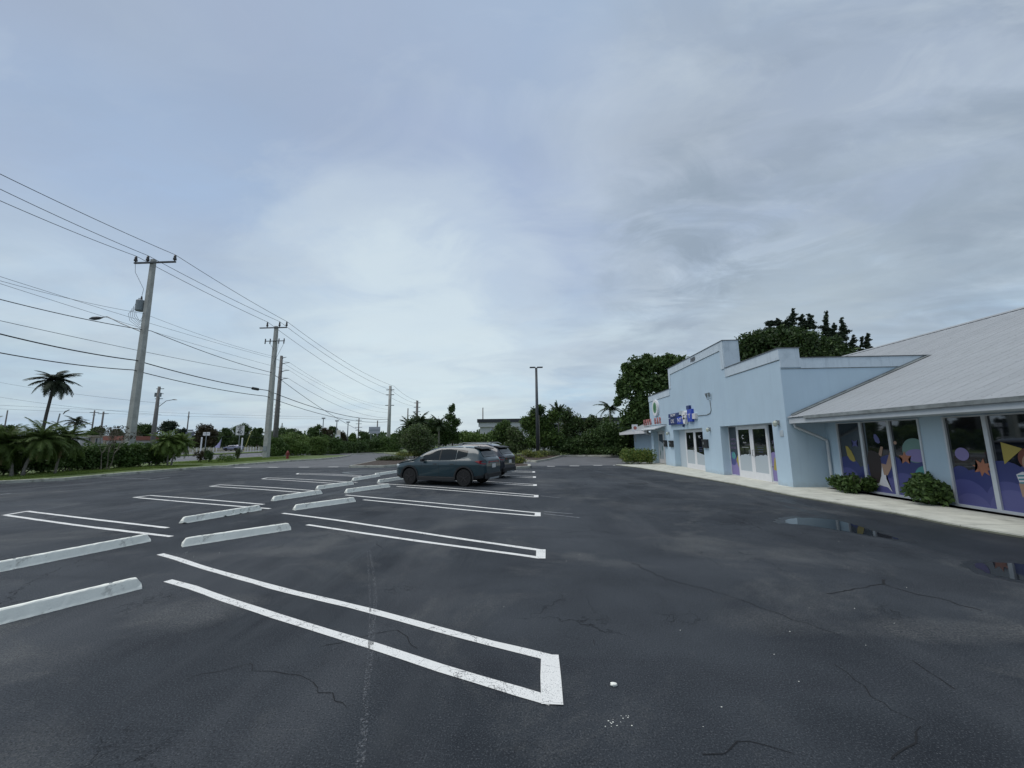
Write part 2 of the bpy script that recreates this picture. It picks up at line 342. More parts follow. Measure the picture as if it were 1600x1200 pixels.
m_wire = mat('cable_rubber', (.035, .038, .045), .8)
m_ins = mat('brown_insulator', (.04, .035, .035), .3)
m_tank = mat('transformer_grey', (.20, .23, .24), .5, noise=.1, nscale=6)
m_bark = mat('bark', (.16, .14, .11), .95, noise=.3, nscale=6, bump=.6, bscale=20)
m_palmbark = mat('palm_trunk_bark', (.20, .185, .16), .95, noise=.25, nscale=9, bump=.5, bscale=25)
L_hedge = leafmat('hedge_leaf', (.036, .074, .018), (.105, .170, .042))
L_dark = leafmat('dark_leaf', (.030, .060, .018), (.084, .138, .038))
L_deep = leafmat('deep_green_leaf', (.016, .034, .011), (.046, .078, .022))
L_mid = leafmat('mid_leaf', (.055, .105, .022), (.14, .21, .048))
L_bright = leafmat('bright_leaf', (.060, .110, .020), (.13, .19, .045))
L_olive = leafmat('olive_leaf', (.060, .085, .036), (.12, .15, .066))
L_yellow = leafmat('yellow_green_leaf', (.13, .16, .03), (.25, .26, .06))
L_brown = leafmat('reddish_leaf', (.038, .034, .017), (.068, .058, .028))
L_pine = leafmat('pine_needle', (.016, .030, .018), (.036, .056, .030))
L_dead = leafmat('dry_frond', (.20, .16, .08), (.30, .24, .13))
m_teal = mat('dark_teal_car_paint', (.006, .028, .038), .34, metal=.1, coat=.8)
m_pearl = mat('white_car_paint', (.70, .71, .72), .3, coat=1)
m_greycar = mat('blue_grey_car_paint', (.20, .21, .30), .3, metal=.4, coat=1)
m_clad = mat('black_car_cladding', (.012, .013, .014), .6)
m_cglass = mat('tinted_car_glass', (.006, .010, .011), .04, spec=.45)
m_tyre = mat('tyre_rubber', (.012, .012, .012), .85)
m_rim = mat('dark_alloy_rim', (.06, .055, .055), .35, metal=.7)
m_red = mat('red_light_lens', (.25, .015, .02), .2)
m_head = mat('headlight_lens', (.55, .58, .58), .1)
m_plate = mat('license_plate', (.62, .62, .60), .5, noise=.15, nscale=30)

# ------------------------------------------------------------------ ground and paving
g = MB(); g.add([(-1500, -400, 0), (1500, -400, 0), (1500, 2500, 0), (-1500, 2500, 0)], [(0, 1, 2, 3)])
ground = tag(g.build('ground', m_dirt, loc=(0, 0, -.03)), kind='structure')
lot = MB(); lot.add([(-30, -25, 0), (9.6, -25, 0), (9.6, 28.6, 0), (-30, 28.6, 0)], [(0, 1, 2, 3)])
parking = tag(lot.build('parking_lot', m_asphalt), kind='structure')
ol = MB(); ol.add([(-42, 28.6, 0), (12, 28.6, 0), (12, 44.6, 0), (-42, 80, 0)], [(0, 1, 2, 3)])
tag(ol.build('old_pavement', m_oldlot, loc=(0, 0, -.004)), kind='structure')
rd = MB(); rd.add([(-73, -200, 0), (-35.2, -200, 0), (-35.2, 900, 0), (-73, 900, 0)], [(0, 1, 2, 3)])
road = tag(rd.build('road', m_road, loc=(0, 0, .02)), kind='structure')
def strip(pts, wd, z, name, m, parent=None):
    b = MB(); pts = [Vector((p[0], p[1], 0)) for p in pts]
    L = []; R = []
    for i, p in enumerate(pts):
        t = (pts[min(i + 1, len(pts) - 1)] - pts[max(i - 1, 0)]).normalized(); n = Vector((-t.y, t.x, 0)) * wd / 2
        L.append(p + n); R.append(p - n)
    for i in range(len(pts) - 1): b.add([(*L[i][:2], z), (*R[i][:2], z), (*R[i + 1][:2], z), (*L[i + 1][:2], z)], [(0, 1, 2, 3)])
    return b.build(name, m, parent, fix=False)
for X in (-36.6, -71.5): strip([(X, -50), (X, 300)], .15, .026, 'edge_line', m_paint, road)
for k in range(26):
    for X in (-40.5, -44.2, -63.5, -67.3): strip([(X, 20 + k * 9), (X, 23 + k * 9)], .15, .026, 'lane_dash', m_paint, road)
md = MB(); md.box((-57, -100, .02), (-52, 400, .17)); tag(md.build('road_median', m_grass), kind='structure')

# painted stall markings: each loop is one piece of paint on the lot
def band(b, P, wd, z):        # ribbon with hand-painted, slightly uneven edges
    pts = [Vector((p.x, p.y, 0)) for p in P]; out = []
    for i in range(len(pts) - 1):
        n = max(1, int((pts[i + 1] - pts[i]).length / .3)); p0 = pts[max(i - 1, 0)]; p1, p2 = pts[i], pts[i + 1]; p3 = pts[min(i + 2, len(pts) - 1)]
        for k in range(n):
            s_ = k / n; out.append(.5 * ((2 * p1) + (p2 - p0) * s_ + (2 * p0 - 5 * p1 + 4 * p2 - p3) * s_ ** 2 + (3 * p1 - p0 - 3 * p2 + p3) * s_ ** 3))
    out.append(pts[-1]); L = []; R = []
    for i, p in enumerate(out):
        t = (out[min(i + 1, len(out) - 1)] - out[max(i - 1, 0)]).normalized(); n = Vector((-t.y, t.x, 0))
        L.append(p + n * (wd / 2 + random.uniform(-.006, .006))); R.append(p - n * (wd / 2 + random.uniform(-.006, .006)))
    for i in range(len(out) - 1): b.add([(*L[i][:2], z), (*R[i][:2], z), (*R[i + 1][:2], z), (*L[i + 1][:2], z)], [(0, 1, 2, 3)])
def loop_marking(upper, lower, cap_right=True, wd=.10, capw=.15, m=m_paint, z=.004):
    b = MB(); U = [at(*p) for p in upper]; Lo = [at(*p) for p in lower]
    band(b, U, wd, z); band(b, Lo, wd, z)
    if cap_right is not None:
        i = -1 if cap_right else 0
        a, c = U[i], Lo[i]; e = (c - a).normalized() * wd / 2
        inw = ((U[-2] if cap_right else U[1]) - a).normalized() * (capw / 2 - .0)
        band(b, [a - e * .8, c + e * .8], capw, z + .003)
    return b.build('stall_marking', m, parking, fix=False)
loop_marking([(250, 866), (275, 873), (325, 889), (375, 903), (458, 926), (581, 955), (718, 993), (860, 1028)], [(262, 907.5), (300, 918), (350, 936), (400, 953), (513, 988), (581, 1009), (690, 1045), (862, 1096)])
loop_marking([(442, 802), (520, 812), (600, 824), (720, 842), (845, 860)], [(480, 820), (560, 832), (650, 845), (760, 860), (845, 872)])
loop_marking([(540, 773.5), (600, 779), (700, 788), (840, 801.5)], [(568, 781), (640, 788), (740, 798), (840, 806.5)])
loop_marking([(590, 755.5), (680, 761), (838, 774)], [(620, 760), (700, 766), (838, 777)])
loop_marking([(640, 744), (740, 751), (836, 757)], [(660, 748), (740, 753.5), (836, 759.2)])
loop_marking([(660, 737), (740, 741), (835, 744.6)], [(680, 739.5), (740, 743), (835, 746.6)])
loop_marking([(680, 732), (760, 734), (834, 736.8)], [(690, 734), (760, 736), (834, 738.4)])
loop_marking([(43, 799), (150, 812), (262, 825)], [(8, 805), (130, 822), (268, 838.5)], False, capw=.12)
loop_marking([(235, 774.3), (320, 780.5), (412, 788.3)], [(210, 777.3), (320, 787), (422, 795)], False, capw=.12)
loop_marking([(344, 757.6), (420, 761.5), (500, 767.5)], [(329, 760), (410, 765), (500, 772)], False, capw=.12)
loop_marking([(418, 746.6), (480, 749.3), (558, 754)], [(410, 748.4), (470, 752), (545, 757)], False, capw=.12)
loop_marking([(466, 739.6), (520, 741), (565, 743.2)], [(464, 741), (520, 742.6), (565, 745)], False, capw=.12)
def dash(x0, y0, x1, y1, wd=.30, m=m_paint):
    b = MB(); band(b, [at(x0, y0), at(x1, y1)], wd, .004); b.build('crosswalk_dash', m, parking, fix=False)
for x0, x1, yy in ((366, 390, 730.6), (419, 435, 730.2), (467, 483, 730), (513, 529, 729.6), (855, 867, 728.6), (890, 905, 728), (927, 941, 727.2), (958, 970, 727)): dash(x0, yy, x1, yy)
def faint(P, wd=.08):
    b = MB(); band(b, [at(*p) for p in P], wd, .004); b.build('faded_line', m_oldpaint, parking, fix=False)
faint([(0, 773), (16, 771)], .1); faint([(145, 745.5), (235, 748.5)], .1); faint([(232, 750), (265, 746)], .12)
faint([(50, 772), (120, 766), (180, 763)], .05); faint([(306, 735), (350, 735.4), (386, 736)], .09)
faint([(500, 734.5), (530, 735.2)], .1); faint([(395, 724), (560, 729.5)], .05); faint([(830, 725.3), (980, 724.2)], .08)
faint([(850, 803), (905, 809)], .05); faint([(850, 799.5), (895, 803)], .05); faint([(845, 775), (875, 778)], .05); faint([(845, 757.5), (865, 758.6)], .05)
m_scuff = mat('scuffed_asphalt', (.24, .25, .26), .85)
def worn(m, sc, lo, hi):
    t = m.node_tree; tcn = t.nodes.new('ShaderNodeTexCoord'); n = N(t, 'ShaderNodeTexNoise', Scale=sc, Detail=4, Roughness=.75); t.links.new(tcn.outputs['Object'], n.inputs['Vector'])
    t.links.new(ramp(t, n.outputs[0], [(lo, g3(0)), (hi, g3(.75))]), t.nodes['Principled BSDF'].inputs['Alpha'])
worn(m_scuff, 45, .50, .74)
m_op = m_oldpaint; m_oldpaint = m_scuff
faint([(578, 860), (586, 920), (584, 980), (574, 1080), (566, 1200)], .035); faint([(574, 860), (579, 960), (569, 1080), (558, 1200)], .02)
m_oldpaint = m_op
def crack(P, wd=.007):
    pts = [at(*p) for p in P]; out = []
    for i in range(len(pts) - 1):
        n = max(2, int((pts[i + 1] - pts[i]).length / .08))
        for k in range(n):
            q = pts[i].lerp(pts[i + 1], k / n); out.append(q + Vector((random.gauss(0, .018), random.gauss(0, .018), 0)))
    b = MB()
    for i in range(len(out) - 1):
        t = (out[i + 1] - out[i]).normalized(); n = Vector((-t.y, t.x, 0)) * wd * random.uniform(.25, .7)
        p, q = out[i], out[i + 1]
        b.add([(*(p + n)[:2], .003), (*(p - n)[:2], .003), (*(q - n)[:2], .003), (*(q + n)[:2], .003)], [(0, 1, 2, 3)])
    b.build('pavement_crack', m_crack, parking, fix=False)
crack([(990, 880), (1040, 905), (1110, 922), (1190, 948), (1240, 968), (1330, 1000)])
crack([(1310, 1040), (1350, 1075), (1400, 1112), (1432, 1135)]); crack([(1432, 1135), (1428, 1165), (1395, 1178), (1385, 1190)], .008)
crack([(1290, 928), (1335, 920), (1378, 912), (1430, 928), (1480, 938), (1560, 962)], .012); crack([(1378, 912), (1380, 902)], .02)
crack([(1430, 1035), (1470, 1062), (1500, 1085)], .008); crack([(500, 1010), (620, 985), (660, 1020)], .006); crack([(925, 1000), (932, 1016)], .01)
crack([(300, 1060), (380, 1040), (480, 1060), (560, 1110)], .006); crack([(1100, 1180), (1180, 1160), (1260, 1190)], .007)

def puddle(P):
    pts = [at(*p) for p in P]; cx = sum(pts, Vector()) / len(pts); out = []
    n = len(pts)
    for i in range(n):
        p0, p1, p2, p3 = pts[i - 1], pts[i], pts[(i + 1) % n], pts[(i + 2) % n]
        for k in range(8):
            s_ = k / 8
            q = .5 * ((2 * p1) + (p2 - p0) * s_ + (2 * p0 - 5 * p1 + 4 * p2 - p3) * s_ ** 2 + (3 * p1 - p0 - 3 * p2 + p3) * s_ ** 3)
            out.append((q.x + random.gauss(0, .012), q.y + random.gauss(0, .02), .003))
    b = MB(); b.poly(out); tag(b.build('puddle', m_puddle, fix=False), kind='structure')
    b = MB(); b.poly([(cx.x + (x - cx.x) * 1.28 + random.gauss(0, .02), cx.y + (y - cx.y) * 1.2 + random.gauss(0, .03), .0016) for x, y, z in out]); tag(b.build('damp_margin', m_damp, fix=False), kind='structure')
puddle([(1230, 812), (1250, 809.5), (1300, 812), (1335, 820), (1365, 830), (1405, 843), (1330, 832), (1270, 822), (1232, 818)])
puddle([(1520, 882), (1560, 879), (1640, 886), (1700, 900), (1690, 925), (1600, 908), (1550, 898)])
WET = mat('wet_dark_patch', (.006, .007, .009), .55)
m_puddle_k = m_puddle; m_puddle = WET
puddle([(545, 738), (575, 735.8), (600, 735.5), (618, 736.6), (595, 739), (560, 740)])
m_puddle = m_puddle_k
# manhole lid
mh = MB(); c0 = at(996, 755); mh.tube([(0, 0, 0), (0, 0, .006)], .42, 24); mh.tube([(0, 0, .006), (0, 0, .010)], .34, 24)
tag(mh.build('manhole_cover', m_black, loc=c0), 'round black drain cover set into the drive before the far shops', 'manhole cover')

# kerbs, grass strips
def kerb(P, wd=.16, h=.15, left=True, name='curb'):
    pts = [Vector((p.x, p.y, 0)) for p in P]; b = MB(); prof = []
    for i, p in enumerate(pts):
        t = (pts[min(i + 1, len(pts) - 1)] - pts[max(i - 1, 0)]).normalized(); n = Vector((-t.y, t.x, 0)) * (1 if left else -1)
        a = p; c = p + n * wd
        prof.append([(a.x, a.y, -.02), (a.x + n.x * .01, a.y + n.y * .01, h - .02), (a.x + n.x * .03, a.y + n.y * .03, h), (c.x, c.y, h), (c.x, c.y, -.02)])
    for i in range(len(prof) - 1):
        A, B = prof[i], prof[i + 1]
        for k in range(4): b.add([A[k], B[k], B[k + 1], A[k + 1]], [(0, 1, 2, 3)])
    b.poly(prof[0]); b.poly(prof[-1][::-1])
    return tag(b.build(name, m_curb, fix=True), kind='structure')
def dens(P, step=1.5):
    out = []
    for i in range(len(P) - 1):
        n = max(1, int((P[i + 1] - P[i]).length / step))
        for k in range(n): out.append(P[i].lerp(P[i + 1], k / n))
    return out + [P[-1]]
KL = [Vector((-25.6, -10, 0)), Vector((-25.9, 14, 0)), at(0, 757.5), at(100, 751), at(200, 741.5), at(300, 733.6), at(342, 730.4)]
KL[2] = Vector((-26.0, at(0, 757.5).y, 0))
kerb(KL)
K2 = [at(358, 729.6), at(375, 727.6), at(400, 725.6), at(450, 721.6), at(500, 718.6), at(530, 715.6), at(548, 712.5)]
kerb(K2)
kerb([KL[-1], K2[0]], .16, .125)
gs = MB(); q = KL + [Vector((-29.3, KL[-1].y + 1, 0))]
pts = [(p.x - .12, p.y) for p in KL] + [(-35.2, KL[-1].y + .5), (-35.2, -10)]
gs.prism(pts, 0, .12); grass1 = tag(gs.build('grass_strip', m_grass), kind='structure')
gs = MB(); pts = [(p.x - .1, p.y + .05) for p in K2] + [(-35.2, K2[-1].y), (-35.2, KL[-1].y + .5), (KL[-1].x - .12, KL[-1].y + .2)]
gs.prism(pts, 0, .12); tag(gs.build('grass_strip', m_grass), kind='structure')
# grass blades on the strips
def blades(n, poly_fn, name, h=(.05, .14), m=m_blade):
    v = np.zeros((n * 3, 3)); P = np.array([poly_fn() for _ in range(n)])
    a = rng.uniform(0, 2 * PI, n); hh = rng.uniform(h[0], h[1], n); wd = .012
    v[0::3] = P + np.stack([np.cos(a) * wd, np.sin(a) * wd, 0 * a], 1); v[1::3] = P - np.stack([np.cos(a) * wd, np.sin(a) * wd, 0 * a], 1)
    v[2::3] = P + np.stack([rng.normal(0, .03, n), rng.normal(0, .03, n), hh], 1)
    o = fast_mesh(name, v, 3, m); return tag(o, 'short green grass growing along the kerb', 'grass', kind='stuff')
def fast_mesh(name, v, k, m, parent=None, loc=None):
    me = bpy.data.meshes.new(name); n = len(v) // k
    me.vertices.add(len(v)); me.vertices.foreach_set('co', np.ascontiguousarray(v, dtype=np.float32).ravel())
    me.loops.add(n * k); me.loops.foreach_set('vertex_index', np.arange(n * k, dtype=np.int32))
    me.polygons.add(n); me.polygons.foreach_set('loop_start', np.arange(0, n * k, k, dtype=np.int32))
    me.update(calc_edges=True); me.materials.append(m)
    o = bpy.data.objects.new(name, me); C.objects.link(o)
    if parent: o.parent = parent
    if loc is not None: o.location = loc
    return o
def gp():
    y = random.uniform(14, 30.5); return (-26.2 - random.random() ** 1.4 * 4 - max(0, min(1.2, (y - 20) * .1)) * (1 if y < 27 else 0), y, .11)
blades(26000, gp, 'grass')
def gp2():
    y = random.uniform(33, 47); return (-27.2 - random.random() * 6, y, .11)
blades(16000, gp2, 'grass')

# pavement along the shops
SE = [(1720, 862), (1600, 841), (1500, 824), (1400, 803.5), (1240, 776), (1150, 757.5), (1060, 741.5), (1000, 731.5), (962, 727)]
E_ = [at(*p) for p in SE]; E_ = [Vector((E_[0].x, -8, 0))] + E_
sw = MB(); inner = [Vector((10.69, -8, 0))]
E2 = dens(E_, 2.4)
SWZ = .055
cuts = E2
for i in range(len(E2) - 1):
    a, b_ = E2[i], E2[i + 1]; xin = 11.5
    s_ = MB(); gap = .008
    y0, y1 = a.y + gap, b_.y - gap
    s_.prism([(a.x + .01, y0), (xin, y0), (xin, y1), (b_.x + .01, y1)], -.02, SWZ + random.uniform(-.002, .002))
    if i == 0: sidewalk = tag(MB().prism([(E2[0].x + 1, -8), (12, -8), (12, 31), (E2[-1].x + 1.5, 31)], -.03, SWZ - .03).build('sidewalk', m_concrete), kind='structure')
    s_.build('paving_slab', m_concrete, sidewalk)
gr_ = MB()
for i in range(len(E2) - 1):
    a, b_ = E2[i], E2[i + 1]; gr_.add([(a.x - .06, a.y, .004), (a.x + .02, a.y, .03), (b_.x + .02, b_.y, .03), (b_.x - .05, b_.y, .004)], [(0, 1, 2, 3)])
m_grime = mat('edge_grime', (.075, .08, .06), .95, noise=.5, nscale=6, bump=.8, bscale=40); gr_.build('dirt_edge', m_grime, sidewalk, fix=False)
# planting bed before the big windows
bd = MB(); BX = [(1700, 826), (1600, 808.5), (1500, 792), (1400, 774.5), (1300, 763.5), (1292, 763)]
BP = [at(*p, SWZ) for p in BX]
bd.prism([(p.x, p.y) for p in BP] + [(10.66, BP[-1].y), (10.66, BP[0].y)], SWZ - .02, SWZ + .012)
tag(bd.build('planting_bed', m_mulch), kind='structure')

# ------------------------------------------------------------------ wheel stops
def wheel_stop(a, b, label, group, h=.14, wd=.155, chips=0, ext=None):
    a = Vector((a.x, a.y, 0)); b = Vector((b.x, b.y, 0)); L = (b - a).length; d = (b - a) / L
    if ext: (a, L) = (b - d * ext, ext)
    o = thing('wheel_stop', label, 'wheel stop', a, math.atan2(d.y, d.x), group)
    bm = bmesh.new(); nx = 40; rows = []
    prof = [(0, 0), (.012, .025), (.04, h - .012), (.052, h), (wd - .052, h), (wd - .04, h - .012), (wd - .012, .025), (wd, 0)]
    for i in range(nx + 1):
        x = L * i / nx; e = min(x, L - x); f = min(1, .45 + e / .09)   # sloped ends
        row = []
        for (yy, zz) in prof:
            c = 0
            if chips and zz < .05 and yy < .05 and random.random() < chips: c = random.uniform(.02, .05)
            row.append(bm.verts.new((x + random.gauss(0, .0015), yy + c + random.gauss(0, .0015), (zz if zz < .02 else zz * (f if zz > .05 else 1)) + (c * .7) + random.gauss(0, .001))))
        rows.append(row)
    for i in range(nx):
        for k in range(len(prof) - 1): bm.faces.new((rows[i][k], rows[i][k + 1], rows[i + 1][k + 1], rows[i + 1][k]))
    bm.faces.new(rows[0]); bm.faces.new(rows[-1][::-1]); bmesh.ops.recalc_face_normals(bm, faces=bm.faces[:])
    me = bpy.data.meshes.new('bar'); bm.to_mesh(me); bm.free(); me.materials.append(m_stop)
    ob = bpy.data.objects.new('bar', me); C.objects.link(ob); ob.parent = o
    for x in (.28, L - .28):
        p = MB(); p.tube([(x, wd / 2, h - .004), (x, wd / 2, h + .006)], .016, 8); p.build('anchor_pin', m_drip, o)
    return o
GR = 'white concrete wheel stops'
wheel_stop(at(-10, 979), at(222, 920), 'nearest white wheel stop, cut by the left edge, sloped end by the big painted loop', GR, ext=1.85)
wheel_stop(at(285, 855), at(455, 828), 'white wheel stop with a crack across it, second from the front in the right row', GR)
wheel_stop(at(461, 797.5), at(556, 784), 'uncracked white wheel stop third from the front in the right row', GR)
wheel_stop(at(542, 770.5), at(610, 761), 'white wheel stop just in front of the teal SUV, near side of its nose', GR)
wheel_stop(at(593, 754.5), at(636, 748), 'white wheel stop tucked right under the nose of the teal SUV', GR)
wheel_stop(at(20, 890), at(236, 846), 'square ended white wheel stop at the left edge, first of the left row', GR, ext=1.95)
wheel_stop(at(286, 818.5), at(409, 797), 'chipped white wheel stop in the left row, broken away along its bottom edge', GR, chips=.12)
wheel_stop(at(428, 783), at(504, 771.5), 'white wheel stop third in the left row, beside the end of a double line', GR)
wheel_stop(at(497, 765), at(553, 757), 'white wheel stop fourth in the left row', GR)
wheel_stop(at(553, 751.5), at(594, 744.5), 'wheel stop fifth in the left row, before the dark wet patch', GR)
wheel_stop(at(588, 743.5), at(622, 738.5), 'farthest wheel stop in the left row, partly hidden by the teal SUV', GR)
# litter
pb = MB()
def lump(b, c, r, n=9):
    o = bmesh.new(); bmesh.ops.create_icosphere(o, subdivisions=2, radius=r)
    for v in o.verts: v.co = Vector((v.co.x * 1.3, v.co.y * .8, v.co.z * .6)) * random.uniform(.8, 1.15) + c
    b.add([v.co for v in o.verts], [[l.vert.index for l in f.loops] for f in o.faces]); o.free()
lump(pb, Vector((0, 0, .012)), .021); tag(pb.build('pebble', m_stop, loc=at(959, 1072)), 'single white pebble lying on the dark asphalt near the camera', 'pebble')
pb = MB()
for k in range(46):
    if k < 16: q = at(random.uniform(945, 995), random.uniform(1118, 1138))
    elif k < 26: q = at(random.uniform(270, 380), random.uniform(862, 880))
    elif k < 30: q = at(random.choice((905, 885)), random.uniform(860, 880))
    else: q = at(random.uniform(700, 1500), random.uniform(830, 1180))
    lump(pb, q, random.uniform(.002, .0045))
tag(pb.build('gravel', m_stop), 'tiny white stone chips scattered on the asphalt', 'gravel', kind='stuff')

# ------------------------------------------------------------------ pale blue shop building (stepped parapet)
XF = 9.34; YN = 14.74; YF = 31.0; ZL = 5.13; ZT = 6.50; YS1 = 18.80; YS3 = 26.33; TH = .73; ZO = 2.40; ZS = 4.75
shop = thing('shop_building', 'pale blue stucco shop building with stepped parapet and three recessed glass entrances', 'building', (XF, YN, 0))
def P(b, name, m, **k):      # world-coordinate builder -> part of shop
    par = k.pop('parent', shop); root = k.pop('root', shop)
    b.v = [(x - root.location[0], y - root.location[1], z - root.location[2]) for x, y, z in b.v]
    o = b.build(name, m, par, **k); return o
O1 = (15.6, 19.78); O2 = (21.80, 26.20); O3 = (27.95, 30.45)
ys = sorted({YN, YF, YS1, YS3, *O1, *O2, *O3})
# single outline of the front wall, openings notched from the bottom: one clean polygon front and back
outl = [(YN, 0), (O1[0], 0), (O1[0], ZO), (O1[1], ZO), (O1[1], 0), (O2[0], 0), (O2[0], ZO), (O2[1], ZO), (O2[1], 0), (O3[0], 0), (O3[0], ZO), (O3[1], ZO), (O3[1], 0), (YF, 0),
        (YF, ZL), (YS3, ZL), (YS3, ZT), (YS1, ZT), (YS1, ZL), (YN, ZL)]
b = MB()
for ya_, yb_ in zip(ys, ys[1:]):
    mid_ = (ya_ + yb_) / 2; zt_ = ZT if YS1 < mid_ < YS3 else ZL; op = any(q_[0] < mid_ < q_[1] for q_ in (O1, O2, O3))
    b.box((XF, ya_, ZO if op else 0), (XF + TH, yb_, zt_))
P(b, 'front_wall', m_blue)
b = MB(); b.box((XF + TH, YN, 0), (24, YN + .25, ZS)); P(b, 'side_wall', m_blue)
b = MB(); b.box((XF + TH, YF - .25, 0), (24, YF, ZS)); P(b, 'side_wall', m_blue)
b = MB(); b.box((24, YN, 0), (24.25, YF, ZS)); P(b, 'rear_wall', m_blue)
b = MB(); b.box((XF + TH, YN + .25, 4.0), (24, YF - .25, 4.15)); P(b, 'flat_roof', m_drip)
# trim bands, 3 cm proud
T = .42; e = .03
b = MB()
for (y0, y1, z1) in ((YN, YS1, ZL), (YS1 - .0, YS3, ZT), (YS3, YF, ZL)):
    ya, yb = (y0 if y0 != YN else YN - e), (y1 if y1 != YF else YF + e)
    if z1 == ZT: b.box((XF - e, ya, z1 - T), (XF, yb, z1)); 
    else: b.box((XF - e, ya, z1 - T), (XF, yb, z1))
b.box((XF - e, YS1, ZL), (XF, YS1 + T * .75, ZT - T)); b.box((XF - e, YS3 - T * .75, ZL), (XF, YS3, ZT - T))
b.box((XF, YN - e, ZL - .72), (XF + TH, YN, ZL)); b.box((XF + TH, YN - e, 4.37), (24, YN, ZS))
b.box((XF, YS1 - e, ZL + .0), (XF + TH, YS1, ZT))
P(b, 'parapet_trim', m_trim)
b = MB(); c = .025
b.box((XF - e - c, YN - e - c, ZL), (XF + TH + c, YS1 - e, ZL + .03)); b.box((XF - e - c, YS1 - e - c, ZT), (XF + TH + c, YS3 + c, ZT + .03)); b.box((XF - e - c, YS3, ZL), (XF + TH + c, YF + c, ZL + .03))
b.box((XF + TH + c, YN - e - c, ZS), (24, YN + .28, ZS + .03)); P(b, 'coping', m_coping)
# thin dark strips standing in for the shadow line under the band
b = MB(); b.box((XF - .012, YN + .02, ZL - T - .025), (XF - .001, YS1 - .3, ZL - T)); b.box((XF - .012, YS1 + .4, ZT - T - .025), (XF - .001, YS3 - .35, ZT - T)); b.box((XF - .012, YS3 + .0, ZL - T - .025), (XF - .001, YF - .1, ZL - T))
b.box((XF + .02, YN - .012, 4.345), (13.9, YN - .001, 4.37)); P(b, 'shadow_line_strip', m_drip)

def text_mesh(s, size, m, name, parent, loc, rot, ext=.01, align='CENTER', bold=0, sx=1.0):
    cu = bpy.data.curves.new(name, 'FONT'); cu.body = s; cu.size = size; cu.extrude = ext; cu.align_x = align; cu.align_y = 'CENTER'; cu.offset = bold; cu.resolution_u = 3
    t_ = bpy.data.objects.new(name, cu); C.objects.link(t_); dg = bpy.context.evaluated_depsgraph_get(); dg.update()
    me = bpy.data.meshes.new_from_object(t_.evaluated_get(dg)); bpy.data.objects.remove(t_)
    me.materials.clear(); me.materials.append(m)
    for v in me.vertices: v.co.x *= sx
    o = bpy.data.objects.new(name, me); C.objects.link(o); o.parent = parent; o.location = loc; o.rotation_euler = rot; return o
ROTW = (PI / 2, 0, -PI / 2)          # readable from the parking lot (faces -x)
cmat = {}
def flat(name, col, rough=.6):
    if name not in cmat: cmat[name] = mat(name, col, rough)
    return cmat[name]
V_ind = flat('indigo_film', (0.037, 0.046, 0.161), .35); V_per = flat('periwinkle_film', (0.071, 0.077, 0.223), .35); V_lil = flat('lilac_film', (0.099, 0.102, 0.260), .35)
V_lav = flat('lavender_film', (0.223, 0.186, 0.384)); V_yel = flat('yellow_film', (0.360, 0.285, 0.062)); V_tea = flat('teal_film', (0.074, 0.260, 0.260)); V_ora = flat('orange_film', (0.360, 0.143, 0.081))
V_fro = flat('frosted_film', (.42, .47, .50)); V_pur = flat('purple_print', (0.186, 0.155, 0.260)); V_wht = flat('white_print', (.6, .6, .62)); V_skin = flat('skin_print', (0.341, 0.223, 0.161))
V_hair = flat('dark_hair_print', (0.028, 0.019, 0.017)); V_red = flat('auburn_hair_print', (0.155, 0.043, 0.025)); V_grn = flat('green_panel', (0.136, 0.236, 0.211)); V_shirt = flat('striped_shirt_teal', (0.062, 0.217, 0.260)); V_coral = flat('coral_print', (0.384, 0.136, 0.112))
def clip(poly, y0, y1, z0, z1):
    def cut(p, ins, inter):
        out = []
        for i in range(len(p)):
            a, b_ = p[i - 1], p[i]
            if ins(b_):
                if not ins(a): out.append(inter(a, b_))
                out.append(b_)
            elif ins(a): out.append(inter(a, b_))
        return out
    def ix(c, k):
        def f(a, b_):
            t_ = (c - a[k]) / (b_[k] - a[k]); return (a[0] + (b_[0] - a[0]) * t_, a[1] + (b_[1] - a[1]) * t_)
        return f
    for k, c, s in ((0, y0, 1), (0, y1, -1), (1, z0, 1), (1, z1, -1)):
        if poly: poly = cut(poly, (lambda q, k=k, c=c, s=s: (q[k] - c) * s >= -1e-9), ix(c, k))
    return poly
def circle(cy, cz, r, rz=None, n=28, a=0):
    rz = rz or r; return [(cy + r * math.cos(2 * PI * i / n + a), cz + rz * math.sin(2 * PI * i / n + a)) for i in range(n)]
def star(cy, cz, r, n, k=.45, a=0):
    return [(cy + (r if i % 2 == 0 else r * k) * math.cos(PI * i / n + a), cz + (r if i % 2 == 0 else r * k) * math.sin(PI * i / n + a)) for i in range(2 * n)]
def tri2(poly):            # ear clipping by bmesh
    bm = bmesh.new(); f = bm.faces.new([bm.verts.new((0, p[0], p[1])) for p in poly]); r = bmesh.ops.triangulate(bm, faces=[f])
    bm.verts.index_update(); out = [[(v.vert.co.y, v.vert.co.z) for v in f.loops] for f in bm.faces]; bm.free(); return out
def decals(X, rect, shapes, parent, root, name='window_film'):
    """flat vinyl on the glass: list of (polygon, material), later ones on top"""
    b = MB(); ms = []
    for i, (poly, m) in enumerate(shapes):
        if m not in ms: ms.append(m)
        b.mi = ms.index(m); x = X - .002 - i * .0004
        tris = [poly] if len(poly) > 0 and poly_convex(poly) else tri2(poly)
        for t_ in tris:
            q = clip(t_, *rect)
            if len(q) > 2: b.poly([(x, y, z) for y, z in q])
    b.v = [(x - root.location[0], y - root.location[1], z - root.location[2]) for x, y, z in b.v]
    return b.build(name, ms, parent, fix=False)
